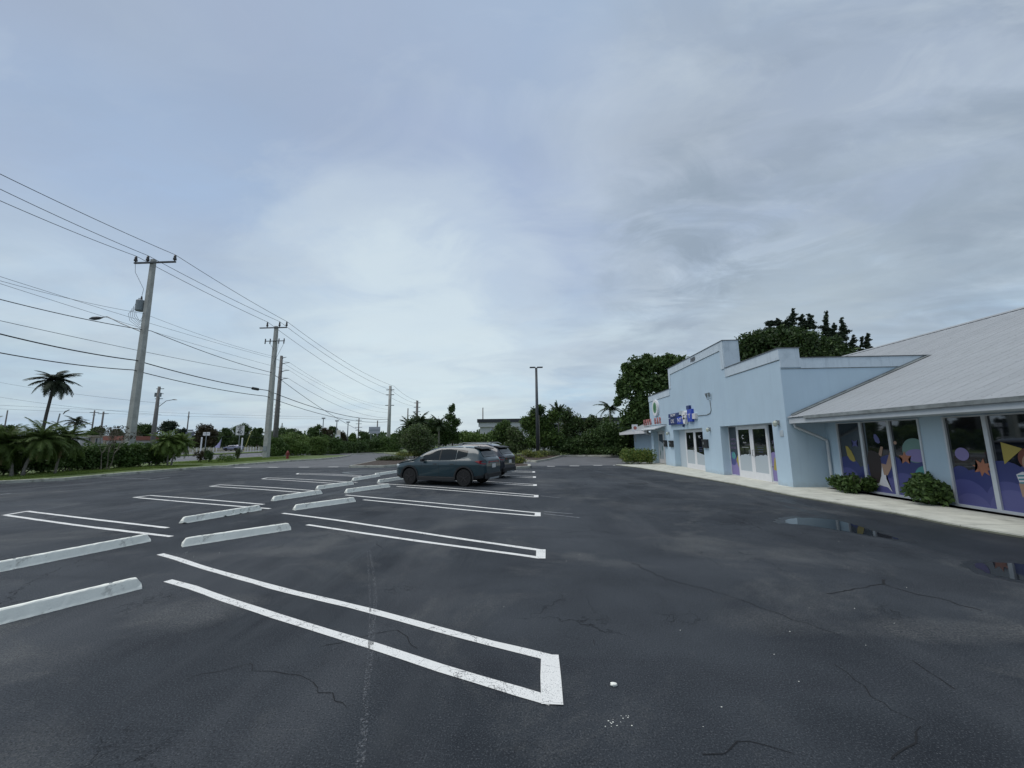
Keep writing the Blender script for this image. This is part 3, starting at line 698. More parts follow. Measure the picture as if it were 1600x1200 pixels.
def poly_convex(p):
    s = 0
    for i in range(len(p)):
        a, b_, c = p[i - 2], p[i - 1], p[i]; cr = (b_[0] - a[0]) * (c[1] - b_[1]) - (b_[1] - a[1]) * (c[0] - b_[0])
        if abs(cr) < 1e-12: continue
        if s == 0: s = 1 if cr > 0 else -1
        elif (cr > 0) != (s > 0): return False
    return True

def glass_leaf(X, y0, y1, z0, z1, fr=.10, bot=.30, name='glass_door', handle=None, top=None):
    """one framed glass leaf; returns (frame, glass rect)"""
    top = top or fr
    b = MB(); d = .05
    b.box((X, y0, z0), (X + d, y0 + fr, z1)); b.box((X, y1 - fr, z0), (X + d, y1, z1)); b.box((X, y0 + fr, z0), (X + d, y1 - fr, z0 + bot)); b.box((X, y0 + fr, z1 - top), (X + d, y1 - fr, z1))
    fo = P(b, name, m_white)
    b = MB(); b.box((X + .02, y0 + fr, z0 + bot), (X + .03, y1 - fr, z1 - top)); P(b, 'glass', m_glass, parent=fo)
    if handle is not None:
        hb = MB(); hb.tube([(X - .005, handle, 1.05), (X - .07, handle, 1.05), (X - .07, handle, 1.30), (X - .005, handle, 1.30)], .013, 8); P(hb, 'handle', m_galv, parent=fo)
    return fo, (y0 + fr, y1 - fr, z0 + bot, z1 - top)
XD = XF + .36
def sidelight(X, y0, y1, z0, z1, m=m_glass, fr=.05):
    b = MB(); b.box((X, y0, z0), (X + .05, y0 + fr, z1)); b.box((X, y1 - fr, z0), (X + .05, y1, z1)); b.box((X, y0 + fr, z0), (X + .05, y1 - fr, z0 + fr)); b.box((X, y0 + fr, z1 - fr), (X + .05, y1 - fr, z1))
    fo = P(b, 'sidelight', m_alum); b = MB(); b.box((X + .02, y0 + fr, z0 + fr), (X + .03, y1 - fr, z1 - fr)); P(b, 'glass', m, parent=fo)
    return fo, (y0 + fr, y1 - fr, z0 + fr, z1 - fr)
def header(X, y0, y1, z1, h):
    b = MB(); b.box((X, y0, z1 - h), (X + .06, y1, z1)); P(b, 'door_header', m_white)
Z0 = SWZ
# entrance 1: sidelight | double door | sidelight  (y runs away from the camera)
yA, yB = O1; s1 = yA + .94; s2 = yB - .80
fo, r = sidelight(XD, yA, s1, Z0, ZO)        # near sidelight  ONE STEP AT A TIME
decals(XD + .02, r, [(circle(yA + .45, .18, .62), V_lav), (circle(yA + .72, .95, .30), V_lav), (circle(yA + .2, .90, .36, .30), V_per), (circle(yA + .28, 1.02, .20, .22), V_tea), ([(yA + .82, .55), (yA + .52, .50), (yA + .64, 1.02), (yA + .70, 1.04)], V_yel)], fo, shop)
for i, s in enumerate(('ONE', 'STEP AT', 'A TIME')): text_mesh(s, .17, V_pur, 'window_lettering', fo, Vector((XD + .014, yA + .46, 1.84 - i * .20)) - shop.location, ROTW, .001, sx=.95)
fo, r = sidelight(XD, s2, yB, Z0, ZO)
decals(XD + .02, r, [(circle(yB - .4, .15, .62), V_lav), (circle(yB - .25, .86, .32), V_per), (circle(yB - .32, 1.0, .17), V_tea), ([(s2 + .05, 1.1), (s2 + .28, .80), (s2 + .1, .45), (s2 + .02, .45)], V_yel)], fo, shop)
for i, s in enumerate(('SHAPING', 'BRIGHT', 'FUTURES')): text_mesh(s, .145, V_pur, 'window_lettering', fo, Vector((XD + .014, yB - .40, 1.76 - i * .20)) - shop.location, ROTW, .001, sx=.9)
header(XD, s1, s2, ZO, .06); m1 = (s1 + s2) / 2
for (a, c, hd) in ((s1 + .01, m1 - .004, m1 - .12), (m1 + .004, s2 - .01, m1 + .12)):
    fo, r = glass_leaf(XD - .02, a, c, Z0, ZO - .06, .13, .30, handle=hd, top=.14)
    mid_ = (a + c) / 2
    decals(XD, r, [(circle(mid_, .35, .62, .75), V_fro), (circle(mid_ - .3, .7, .32, .42), V_fro), (circle(mid_ + .28, .72, .3, .34), V_fro)], fo, shop)
    if a > m1: 
        text_mesh('C', .26, V_wht, 'window_lettering', fo, Vector((XD - .006, mid_ + .1, 1.86)) - shop.location, ROTW, .001); text_mesh('hours', .10, V_wht, 'window_lettering', fo, Vector((XD - .006, mid_ - .02, 1.62)) - shop.location, ROTW, .001)
        db = MB(); db.box((XD - .004, mid_ - .3, 1.40), (XD - .002, mid_ + .25, 1.412)); P(db, 'window_print', V_wht, parent=fo)
    else:
        db = MB()
        for i in range(3): db.box((XD - .004, mid_ - .22 + i * .03, 1.42 - i * .10), (XD - .002, mid_ + .24 - i * .03, 1.435 - i * .10))
        P(db, 'window_print', V_per, parent=fo)
# entrance 2: frosted panels either side
yA, yB = O2; s1 = yA + .55; s2 = yB - 1.05
m_panel = flat('pale_panel', (.46, .52, .56), .5)
for a, c in ((yA, s1), (s2, yB)):
    bb = MB(); bb.box((XD + .01, a, Z0), (XD + .05, c, ZO)); P(bb, 'side_panel', m_panel)
header(XD, s1, s2, ZO, .06); m1 = (s1 + s2) / 2
for (a, c, hd) in ((s1 + .01, m1 - .004, None), (m1 + .004, s2 - .01, m1 + .12)):
    fo, r = glass_leaf(XD - .02, a, c, Z0, ZO - .06, .14, .28, handle=hd, top=.14)
    zz = (1.08, .86) if a < m1 else (1.15, 1.15)
    decals(XD, r, [([(a, 0), (c, 0), (c, zz[0]), (a, zz[1])], V_fro)], fo, shop)
    mid_ = (a + c) / 2
    text_mesh('S' if a > m1 else 'MC', .22, V_wht, 'window_lettering', fo, Vector((XD - .004, mid_ + .05, 1.92)) - shop.location, ROTW, .001, bold=.006)
    if a < m1:
        db = MB()
        for i in range(3): db.box((XD - .004, mid_ - .22, 1.30 - i * .10), (XD - .002, mid_ + .24, 1.318 - i * .10))
        P(db, 'window_print', V_per, parent=fo)
# entrance 3
yA, yB = O3; m1 = (yA + yB) / 2
header(XD, yA, yB, ZO, .12)
for (a, c) in ((yA + .02, m1 - .004), (m1 + .004, yB - .02)):
    fo, r = glass_leaf(XD - .02, a, c, Z0, ZO - .12, .14, .30, handle=None, top=.10)
    up = a > m1
    decals(XD, r, [([(a, 0), (c, 0), (c, 1.75 if up else 1.35), (a, 1.45 if up else 1.0)], V_fro)] + [(circle(random.uniform(a, c), random.uniform(.5, 1.2), .12, .2), V_grn) for _ in range(5)], fo, shop)
# numerals on the tall parapet
text_mesh('1000', .33, m_coping, 'house_number', shop, Vector((XF - e - .012, on_x(1083, 560, XF).y, ZT - .21)) - shop.location, ROTW, .01, bold=.008)
# wall lights, boxes, signs (things fixed to the wall)
def wall_lamp(y, z, label):
    o = thing('wall_lamp', label, 'wall lamp', (XF, y, z), 0, 'wall lamps beside the entrances')
    b = MB(); b.box((-.03, -.06, -.09), (0, .06, .09)); b.build('back_plate', m_galv, o, bevel=.005)
    b = MB(); b.tube([(-.03, 0, .07), (-.10, 0, .09), (-.14, 0, .05)], .015, 6); b.build('arm', m_galv, o)
    b = MB(); b.tube([(-.14, 0, .06), (-.14, 0, .0), (-.14, 0, -.10), (-.14, 0, -.15)], [.04, .085, .075, .02], 10); b.build('shade', flat('lamp_shade_glass', (.42, .45, .38), .3), o)
wall_lamp(15.17, 2.38, 'wall lamp at the near corner, right of the double door with purple film')
wall_lamp(20.85, 2.30, 'wall lamp between the purple filmed entrance and the middle entrance')
wall_lamp(26.95, 2.22, 'small wall lamp left of the middle entrance, above two black boxes')
def wall_box(pa, pb_, label):
    a = on_x(*pa, XF - .08); c = on_x(*pb_, XF - .08)
    y0, y1, z0, z1 = min(a.y, c.y), max(a.y, c.y), min(a.z, c.z), max(a.z, c.z)
    o = thing('mailbox', label, 'mailbox', (XF, y0, z0), 0, 'black boxes on the shop front')
    b = MB(); b.box((-.11, 0, 0), (0, y1 - y0, z1 - z0)); b.build('body', m_black, o, bevel=.01)
    b = MB(); b.box((-.13, -.01, z1 - z0 - .10), (-.105, y1 - y0 + .01, z1 - z0 + .005)); b.build('lid', m_black, o, bevel=.006)
    b = MB(); b.box((-.122, (y1 - y0) * .6, .18), (-.109, (y1 - y0) * .75, .32)); b.build('label_plate', m_galv, o)
wall_box((1097, 686.5), (1105.5, 700), 'largest black mailbox, right of the middle entrance')
wall_box((1045.4, 688.5), (1051.3, 698.5), 'black mailbox directly left of the middle entrance')
wall_box((1037, 688), (1041.4, 698), 'black mailbox overlapping the farthest glass entrance')

# signs
ds = thing('disc_sign', 'round white sign with a green leaf mark near the far end of the parapet', 'sign', (XF, 29.25, 4.12))
b = MB(); b.tube([(-.14, 0, 0), (0, 0, 0)], .60, 32); b.build('disc', m_white, ds)
b = MB(); b.poly([(-.145, y, z) for y, z in circle(0, 0, .40)]); b.build('green_face', flat('sign_green', (.10, .26, .12)), ds, fix=False)
b = MB(); b.poly([(-.15, y, z) for y, z in [(0, .3), (.16, .05), (.12, -.14), (0, -.3), (-.12, -.14), (-.16, .05)]]); b.build('leaf_mark', flat('sign_leaf', (.03, .12, .05)), ds, fix=False)
ks = thing('letter_sign', 'row of red channel letters standing over the entrance awning at the far end', 'sign', (XF - .34, 29.4, 3.08))
word = 'KAVA BAR'; span = 4.3
for i, ch in enumerate(word):
    if ch == ' ': continue
    yy = span / 2 - span * (i + .5) / len(word)
    lt = text_mesh(ch, .66, flat('sign_red', (.42, .17, .16), .4), 'letter', ks, (-.03, yy, 0), ROTW, .04, bold=.0, sx=.62)
b = MB(); b.box((.0, -span / 2, -.30), (.06, span / 2, -.25)); b.box((.06, -span / 2 + .1, -.30), (.34, -span / 2 + .15, -.25)); b.box((.06, span / 2 - .15, -.30), (.34, span / 2 - .1, -.25)); b.build('rail', m_galv, ks)
bs = thing('logo_sign', 'dark blue shop sign with a white figure between letters, above the middle entrance', 'sign', (XF, 24.75, 3.12))
bs.scale = (1, .90, .64)
NB = flat('sign_navy', (.015, .035, .15), .35); NB2 = flat('sign_royal_blue', (.02, .06, .42), .35)
def sb(y0, y1, z0, z1, m, name='letter_box', d=.14):
    b = MB(); b.box((-d, y0, z0), (0, y1, z1)); return b.build(name, m, bs, bevel=.01)
sb(-.1, 1.95, .12, .52, NB); sb(.35, 1.95, -.60, .06, NB); sb(-.75, .30, -.62, .10, NB2); sb(-2.25, -1.55, -.50, .62, NB2); sb(-1.9, -1.45, .62, .98, NB); sb(-2.75, -2.30, -.30, .18, V_wht, 'cable_box'); sb(-.7, -.15, .25, .62, V_fro, 'pale_panel')
b = MB()
for cy, cz, r, rz in ((-1.12, .30, .24, .27), (-1.12, -.05, .30, .2), (-1.12, -.35, .2, .32)):
    b.tube([(-.20, cy, cz), (-.02, cy, cz)], 1, 20); k0 = len(b.v) - 40
    for i in range(k0, len(b.v)): x, y, z = b.v[i]; b.v[i] = (x, cy + (y - cy) * r, cz + (z - cz) * rz)
b.tube([(-.12, -1.5, .18), (-.12, -1.12, -.02), (-.12, -.72, .2)], .07, 8)
b.build('white_figure', m_white, bs)
text_mesh('NOW', .36, V_wht, 'lettering', bs, (-.15, 1.0, .32), ROTW, .006, bold=.004)
text_mesh('DE', .52, V_wht, 'lettering', bs, (-.15, 1.15, -.28), ROTW, .006)
text_mesh('NT', .60, V_wht, 'lettering', bs, (-.15, -.2, -.27), ROTW, .006); text_mesh('Y', .62, V_wht, 'lettering', bs, (-.15, -1.9, 0), ROTW, .006)
text_mesh('IV', .30, NB, 'lettering', bs, (-.05, -.55, -.82), ROTW, .03)
# spotlights with conduit
sp = thing('wall_spotlight', 'pair of small wall floodlights joined by a bent conduit to the blue sign', 'wall light', (XF, on_x(1109, 620, XF).y, on_x(1109, 620, XF).z))
for dy in (-.14, .16):
    b = MB(); b.tube([(0, dy, -.12), (-.08, dy, -.12), (-.08, dy, .02)], .014, 6); b.build('bracket', m_drip, sp); b = MB(); b.tube([(-.08, dy, -.02), (-.10, dy, .10), (-.11, dy, .20)], [.025, .055, .06], 10); b.build('lamp_head', m_drip, sp)
b = MB(); q0 = Vector(sp.location)
pc = [on_x(1109, 625, XF - .02), on_x(1110, 634, XF - .02), on_x(1111, 640, XF - .02), on_x(1110, 645, XF - .02), on_x(1105, 648, XF - .02), on_x(1090, 649.5, XF - .02)]
b.tube([p - q0 for p in pc], .018, 6); b.build('conduit', m_drip, sp)

# far awning over the last entrance and the lean-to end roof
aw = thing('entrance_awning', 'narrow grey awning over the farthest glass entrance under red letters', 'awning', (XF, 27.6, 2.55))
b = MB(); b.add([(0, 0, .22), (0, 3.9, .22), (-.75, 3.9, 0), (-.75, 0, 0), (0, 0, .17), (0, 3.9, .17), (-.75, 3.9, -.06), (-.75, 0, -.06)], [(0, 1, 2, 3), (7, 6, 5, 4), (0, 3, 7, 4), (1, 0, 4, 5), (2, 1, 5, 6), (3, 2, 6, 7)]); b.build('canopy', m_fascia, aw)
for yy in (.15, 3.7):
    b = MB(); b.tube([(-.70, yy, -.02), (0, yy, -.22)], .02, 6); b.build('brace', m_drip, aw)
# end wing, far side
en = thing('end_wing', 'white roofed lean-to wing beyond the far end of the blue shop front', 'building', (XF, YF, 0))
b = MB(); b.box((1.0, 0.02, 0), (1.25, 9, 2.35)); b.box((1.25, 8.75, 0), (12, 9, 2.35)); b.build('wall', m_blue, en)
b = MB(); b.add([(-.30, 0, 2.50), (-.30, 9.3, 2.50), (6, 9.3, 4.9), (6, 0, 4.9), (-.30, 0, 2.40), (-.30, 9.3, 2.40), (6, 9.3, 4.8), (6, 0, 4.8)], [(0, 1, 2, 3), (7, 6, 5, 4), (0, 3, 7, 4), (1, 0, 4, 5), (2, 1, 5, 6), (3, 2, 6, 7)]); b.build('roof', m_roof, en)
b = MB(); b.box((-.36, -.02, 2.28), (-.30, 9.3, 2.52)); b.build('fascia', m_white, en)
b = MB(); b.tube([(-.30, .45, 2.30), (.2, .45, 2.12), (.95, .45, 2.05), (.95, .45, .1)], .045, 8); b.build('downspout', m_white, en)
rs = thing('roof_sign', 'small square white sign with a red and black print above the far lean-to roof', 'sign', on_y(992, 669, 34.5))
b = MB(); b.box((-.25, 0, -.30), (.25, .04, .32)); b.build('panel', m_white, rs); b = MB(); b.poly([(x, -.004, z) for x, z in circle(.02, .02, .15)]); b.build('print', V_coral, rs, fix=False)
b = MB(); b.box((-.02, 0, -1.2), (.02, .04, -.30)); b.build('post', m_galv, rs)

# ------------------------------------------------------------------ right hand building: big windows under a metal roof
XW = 10.69; EX = 9.42; EZ0 = 2.33; EZ1 = 2.56; SL = .42; RX = 19.4
wing = thing('window_wing', 'pale blue building with tall filmed windows under a broad ribbed metal roof', 'building', (XW, 0, 0))
def PW(b, name, m, **k): return P(b, name, m, parent=k.pop('parent', wing), root=wing, **k)
YW0 = YN - .002; YW1 = -7.0
groups = [(14.22, [13.22, 12.22], 11.28), (10.66, [9.72, 8.72], 7.75), (7.1, [6.15, 5.2], 4.3)]
ZW0 = .13; ZW1 = 2.27
b = MB()
segs = [(YW0, groups[0][0]), (groups[0][2], groups[1][0]), (groups[1][2], groups[2][0]), (groups[2][2], YW1)]
for a, c in segs: b.box((XW, c, 0), (XW + .2, a, EZ0))
for g_ in groups: b.box((XW, g_[2], 0), (XW + .2, g_[0], .045)); b.box((XW, g_[2], ZW1 + .03), (XW + .2, g_[0], EZ0))
PW(b, 'front_wall', m_blue)
b = MB(); b.box((XW + .2, YW1, 0), (24, YW1 + .2, EZ0)); PW(b, 'side_wall', m_blue)
def pane_shapes(gi, pi, y0, y1):
    cy = (y0 + y1) / 2; sh = []
    if gi == 0:
        Y0, Y1 = 14.22, 11.28       # clouds over three panes
        cl = [(13.95, .62, .55, V_ind), (13.1, .40, .55, V_ind), (12.35, .75, .52, V_ind), (11.55, .72, .55, V_ind), (14.0, .30, .5, V_per), (13.0, .15, .52, V_per), (12.0, .22, .55, V_per), (11.3, .40, .4, V_per), (12.55, .1, .5, V_lil), (11.9, .05, .42, V_lil)]
    elif gi == 1:
        cl = [(10.45, .85, .22, V_ind), (10.1, .45, .55, V_ind), (9.55, .72, .52, V_ind), (8.95, .70, .50, V_ind), (8.2, .55, .55, V_ind), (10.4, .25, .5, V_per), (9.5, .30, .48, V_per), (8.6, .30, .55, V_per), (10.3, .02, .4, V_lil), (9.45, .12, .48, V_lil), (8.8, .12, .45, V_lil)]
    else: cl = [(6.8, .6, .5, V_ind), (6.1, .6, .5, V_ind), (5.2, .6, .5, V_per), (4.6, .5, .5, V_lil)]
    for c_, z, r_, m in cl: sh.append((circle(c_, z, r_), m))
    mirror = lambda poly: poly
    if (gi, pi) == (0, 0):
        sh += [(star(13.55, 1.60, .17, 4, .38, .8), V_lil)]
        a0 = [(13.95 + .0 - .22 * math.cos(t) * .0 + dx, dz) for t, dx, dz in ((0, 0, 1.52), (0, -.10, 1.50), (0, -.22, 1.35), (0, -.32, 1.14), (0, -.34, 1.02), (0, -.24, 1.0), (0, -.12, 1.06), (0, -.03, 1.20))]
        sh += [(a0, V_yel)]
    if (gi, pi) == (0, 1):     # a long haired girl seen from behind, arms raised
        sh += [([(12.78, 1.90), (12.70, 1.88), (12.62, 1.76), (12.60, 1.64), (12.66, 1.60), (12.76, 1.66), (12.80, 1.78)], V_lil),
               ([(12.93, .98), (12.62, .98), (12.55, .78), (12.56, .55), (12.42, .18), (12.55, .30), (12.80, .34), (13.0, .22), (13.02, .45)], V_wht),
               ([(12.66, 1.0), (12.50, .98), (12.36, 1.28), (12.22, 1.55), (12.10, 1.60), (12.12, 1.40), (12.36, .86), (12.5, .66), (12.62, .66)], V_skin),
               ([(12.72, 1.26), (12.60, 1.52), (12.52, 1.50), (12.62, 1.22)], V_skin),
               ([(12.84, 1.36), (12.95, 1.40), (13.06, 1.36), (13.12, 1.2), (13.12, .9), (13.10, .6), (13.0, .38), (12.82, .40), (12.72, .62), (12.66, .9), (12.66, 1.1), (12.70, 1.3)], V_hair)]
    if (gi, pi) == (0, 2):     # bubble, star, mint disc
        sh += [(circle(11.55, 1.42, .36, .34), V_grn), (circle(11.50, 1.28, .34, .18), V_lav), (circle(11.32, .68, .33), V_tea), (star(11.86, 1.20, .20, 5, .45, .3), V_ora), (circle(12.1, 1.63, .05), V_skin)]
    if (gi, pi) == (1, 0): sh += [(circle(10.35, 1.36, .16), V_lav), (star(9.95, 1.06, .22, 8, .5, .2), V_ora)]
    if (gi, pi) == (1, 1):     # smiling child in striped shirt with a yellow triangle
        sh += [([(9.50, 1.66), (9.50, 1.16), (9.12, 1.52)], V_yel),
               ([(9.32, .95), (9.20, 1.02), (8.98, 1.0), (8.75, 1.0), (8.72, .60), (9.25, .60)], V_wht)]
        for k in range(5): sh += [([(9.30 - .01 * k, .94 - .075 * k), (8.80, 1.0 - .075 * k), (8.80, .965 - .075 * k), (9.30 - .01 * k, .905 - .075 * k)], V_shirt)]
        sh += [([(9.30, .76), (9.12, .76), (9.05, .58), (8.74, .60), (8.74, .42), (9.15, .40), (9.28, .48)], V_skin),
               ([(9.26, .46), (8.74, .42), (8.74, .28), (9.10, .26), (9.24, .36)], V_red),
               (circle(9.02, 1.30, .21, .24), V_red), (circle(9.00, 1.20, .17, .22), V_skin), (circle(9.08, 1.24, .018), V_hair), (circle(8.93, 1.24, .018), V_hair),
               ([(9.07, 1.11), (8.93, 1.11), (8.95, 1.08), (9.05, 1.08)], V_wht), (circle(9.18, .66, .05), V_coral)]
    return sh
for gi, (ya, mids, yb) in enumerate(groups):
    edges = [ya] + mids + [yb]
    for pi in range(3):
        y1, y0 = edges[pi], edges[pi + 1]; fr = .045; bb = MB()
        X = XW - .03
        bb.box((X, y1 - fr, .045), (X + .12, y1, ZW1 + .03)); bb.box((X, y0, .045), (X + .12, y0 + fr, ZW1 + .03)); bb.box((X, y0 + fr, .045), (X + .12, y1 - fr, ZW0)); bb.box((X, y0 + fr, ZW1), (X + .12, y1 - fr, ZW1 + .03))
        wo = PW(bb, 'window', m_alum)
        bb = MB(); bb.box((XW + .02, y0 + fr, ZW0), (XW + .03, y1 - fr, ZW1)); PW(bb, 'pane', m_glass, parent=wo)
        if gi < 2: decals(XW + .02, (y0 + fr, y1 - fr, ZW0, ZW1), pane_shapes(gi, pi, y0, y1), wo, wing)
# eave
b = MB(); b.box((EX + .04, YW1, EZ0), (XW + .2, YN - .004, EZ0 + .02)); PW(b, 'soffit', m_soffit)
b = MB(); b.box((EX, YW1, EZ0 - .01), (EX + .04, YN - .032, EZ1 - .05)); PW(b, 'fascia', m_fascia)
b = MB(); b.box((EX - .07, YW1, EZ1 - .10), (EX - .002, YN - .9, EZ1 - .005)); PW(b, 'drip_edge', m_drip)
zr = lambda x: EZ1 + SL * (x - EX)
YR1 = YN - .034
b = MB(); b.add([(EX, YW1, zr(EX) - .02), (EX, YR1, zr(EX) - .02), (RX, YR1, zr(RX) - .02), (RX, YW1, zr(RX) - .02)], [(0, 1, 2, 3)])
b.add([(14.6, YR1, zr(14.6) - .02), (14.6, 24, zr(14.6) - .02), (RX, 24, zr(RX) - .02), (RX, YR1, zr(RX) - .02)], [(0, 1, 2, 3)])
b.add([(RX, YW1, zr(RX) - .02), (RX, 25, zr(RX) - .02), (RX + 10, 25, zr(RX) - 4.2), (RX + 10, YW1, zr(RX) - 4.2)], [(0, 1, 2, 3)])
roof = PW(b, 'roof', m_roof, fix=False)
L = math.hypot(RX - EX, zr(RX) - zr(EX)); ang = math.atan(SL); PWD = .61
pm = MB(); prof = []
for k in range(3):
    y = PWD * k / 2
    prof += ([(y + 0, 0)] if k == 0 else [(y - .02, 0), (y - .008, .011), (y + .0, .011)]) if k == 2 else ([(0, .011), (.012, .011), (.024, 0)] if k == 0 else [(y - .02, 0), (y - .008, .009), (y + .008, .009), (y + .02, 0)])
prof = sorted(set(prof)); v = []; f = []
for i, (y, z) in enumerate(prof): v += [(0, y, z), (L, y, z)]
for i in range(len(prof) - 1): f.append((2 * i, 2 * i + 1, 2 * i + 3, 2 * i + 2))
pm.add(v, f)
for k, xx in enumerate(np.arange(.25, L, .62)):                     # screw heads
    for y in (.09, .30 + .05, .52):
        pm.add([(xx - .011, y - .011, .002), (xx + .011, y - .011, .002), (xx + .011, y + .011, .002), (xx - .011, y + .011, .002), (xx, y, .012)], [(0, 1, 4), (1, 2, 4), (2, 3, 4), (3, 0, 4)]); 
me = pm.mesh('roof_panel'); me.materials.append(m_roof)
m_roof2 = mat('metal_roof_panel_b', (.295, .31, .32), .65, noise=.09, nscale=1.4, dirt=((.26, .27, .27), 2.2, .55, .5))
me2 = me.copy(); me2.materials.clear(); me2.materials.append(m_roof2)
npan = int((YR1 - YW1) / PWD)
for k in range(npan):
    o = bpy.data.objects.new('roof_panel', me if random.random() < .6 else me2); C.objects.link(o); o.parent = roof
    o.location = (EX - .05 - XW, YR1 - (k + 1) * PWD, zr(EX - .05) + .0 + (k % 2) * .001); o.rotation_euler = (0, -ang, 0)
for k in range(18):       # upper slope seen over the blue side wall
    y0 = YR1 + k * PWD
    o = bpy.data.objects.new('roof_panel', me if k % 3 else me2); C.objects.link(o); o.parent = roof; x0 = 14.6
    o.location = (x0 - XW, y0, zr(x0)); o.rotation_euler = (0, -ang, 0); o.scale = ((RX - x0) / (RX - EX), 1, 1)
b = MB(); b.add([(RX - .18, YW1, zr(RX - .18) + .03), (RX, YW1, zr(RX) + .06), (RX, YN + 11, zr(RX) + .06), (RX - .18, YN + 11, zr(RX - .18) + .03)], [(0, 1, 2, 3)]); PW(b, 'ridge_cap', m_roof, fix=False)
b = MB()          # flashing along the side wall
b.add([(EX + .1, YN - .034, zr(EX + .1) + .07), (EX + .1, YN - .038, zr(EX + .1) + .02), (14.5, YN - .038, zr(14.5) + .02), (14.5, YN - .034, zr(14.5) + .07)], [(0, 1, 2, 3)])
b.add([(EX + .1, YN - .036, zr(EX + .1) + .028), (EX + .1, YN - .22, zr(EX + .1) + .028), (14.6, YN - .22, zr(14.6) + .028), (14.6, YN - .036, zr(14.6) + .028)], [(0, 1, 2, 3)])
PW(b, 'flashing', m_drip, fix=False)
b = MB(); b.tube([(EX + .12, YN - .12, EZ0 - .02), (EX + .14, YN - .12, EZ0 - .13), (EX + .95, YN - .12, EZ0 - .50), (XW - .10, YN - .12, EZ0 - .62), (XW - .08, YN - .12, EZ0 - .75), (XW - .08, YN - .12, .22), (XW - .22, YN - .18, .12)], .048, 8); PW(b, 'downspout', m_fascia)
# entry sconce box near the corner
eb = MB(); eb.box((-.02, -.10, -.12), (0, .10, .12)); tag(eb.build('notice_plate', m_trim, loc=(XF, 15.06, 1.98)), 'small faint plate on the blue wall under the near corner lamp', 'notice')

# ------------------------------------------------------------------ utility poles and wires
def square_pole(o, base_w, top_w, h, m, name='pole'):
    b = MB(); n = 8; rows = []
    for i in range(n + 1):
        t_ = i / n; s_ = (base_w + (top_w - base_w) * t_) / 2; c_ = s_ * .16
        rows.append([(-s_ + c_, -s_, h * t_), (s_ - c_, -s_, h * t_), (s_, -s_ + c_, h * t_), (s_, s_ - c_, h * t_), (s_ - c_, s_, h * t_), (-s_ + c_, s_, h * t_), (-s_, s_ - c_, h * t_), (-s_, -s_ + c_, h * t_)])
    o_ = len(b.v)
    for r_ in rows: b.v += r_
    for i in range(n):
        for k in range(8): b.f.append([i * 8 + k, i * 8 + (k + 1) % 8, (i + 1) * 8 + (k + 1) % 8, (i + 1) * 8 + k]); b.m.append(0)
    b.f.append(list(range(n * 8, n * 8 + 8))); b.m.append(0)
    return b.build(name, m, o)
def insulator(o, x, y, z, h=.32, r=.09):
    b = MB(); b.tube([(x, y, z), (x, y, z + h * .15), (x, y, z + h * .2), (x, y, z + h * .45), (x, y, z + h * .5), (x, y, z + h * .8), (x, y, z + h)], [r * .4, r * .4, r, r, r * .75, r * .75, r * .35], 8); return b.build('insulator', m_ins, o)
XP = -31.5
p1b = on_x(204, 697, XP); p1t = on_x(240, 406, XP)
pole1 = thing('utility_pole', 'tall square concrete utility pole with transformer and street lamp rising behind the left hedge', 'utility pole', (XP, p1t.y, 0))
square_pole(pole1, .52, .30, p1t.z, m_pole)
def rel_y(px, py, o): q = on_y(px, py, o.location.y); return (q.x - o.location.x, q.z)
a0, az = rel_y(214, 413, pole1); a1, _ = rel_y(278, 412, pole1)
b = MB(); b.box((a0, -.28, az - .06), (a1, -.16, az + .06)); b.build('crossarm', m_darkmetal, pole1)
W1 = []
for px in (216, 234.5, 276.5):
    xx, _ = rel_y(px, 410, pole1); insulator(pole1, xx, -.22, az + .06, .55, .13); W1.append((xx, az + .62))
b = MB(); tx, tz = rel_y(221, 478, pole1)
b.tube([(tx, -.10, tz - .48), (tx, -.10, tz - .42), (tx, -.10, tz + .40), (tx, -.10, tz + .46)], [.26, .30, .30, .24], 16); tr = b.build('transformer', m_tank, pole1)
b = MB(); b.box((tx + .25, -.12, tz + .1), (-.18, .0, tz + .2)); b.box((tx + .25, -.12, tz - .25), (-.18, .0, tz - .15)); b.build('bracket', m_darkmetal, pole1)
insulator(pole1, tx + .03, -.1, tz + .46, .35, .08); insulator(pole1, tx - .18, -.1, tz + .44, .22, .05)
b = MB(); b.tube([(W1[0][0], -.22, az), (W1[0][0] + .1, -.22, az - .8), (tx + .16, -.15, tz + 1.4), (tx + .03, -.1, tz + .8)], .014, 5); b.build('jumper_wire', m_wire, pole1)
for k in range(5):
    b = MB(); d = -.35 - .12 * k
    b.tube([(tx - .2, -.1, tz + .2 - k * .1), (tx + d, -.2, tz + .1 - .2 * k), (tx + d + .1, -.1, tz - .8 - .12 * k), (tx + .15, -.1, tz - 1.4 - .12 * k), (-.1, -.2, tz - 1.0 - .3 * k)], .012, 5); b.build('jumper_wire', m_wire, pole1)
lx, lz = rel_y(160, 497, pole1); sx_, sz = rel_y(219, 519, pole1)
b = MB(); b.tube([(-.15, -.1, sz), ((lx + sx_) / 2, -.1, sz + (lz - sz) * .62), (lx + .55, -.1, lz + .08), (lx, -.1, lz + .02)], .04, 8); la = b.build('lamp_arm', m_galv, pole1)
ex_, ez = rel_y(142, 499, pole1)
b = MB(); b.tube([(lx + .1, -.1, lz + .0), (lx - .25, -.1, lz - .02), (ex_ + .35, -.1, ez + .02), (ex_, -.1, ez)], [.06, .17, .19, .06], 10); 
for i in range(len(b.v)): x, y, z = b.v[i]; b.v[i] = (x, -.1 + (y + .1) * 1.0, lz + (z - lz) * .75)
b.build('lamp_head', m_darkmetal, pole1, smooth=True)

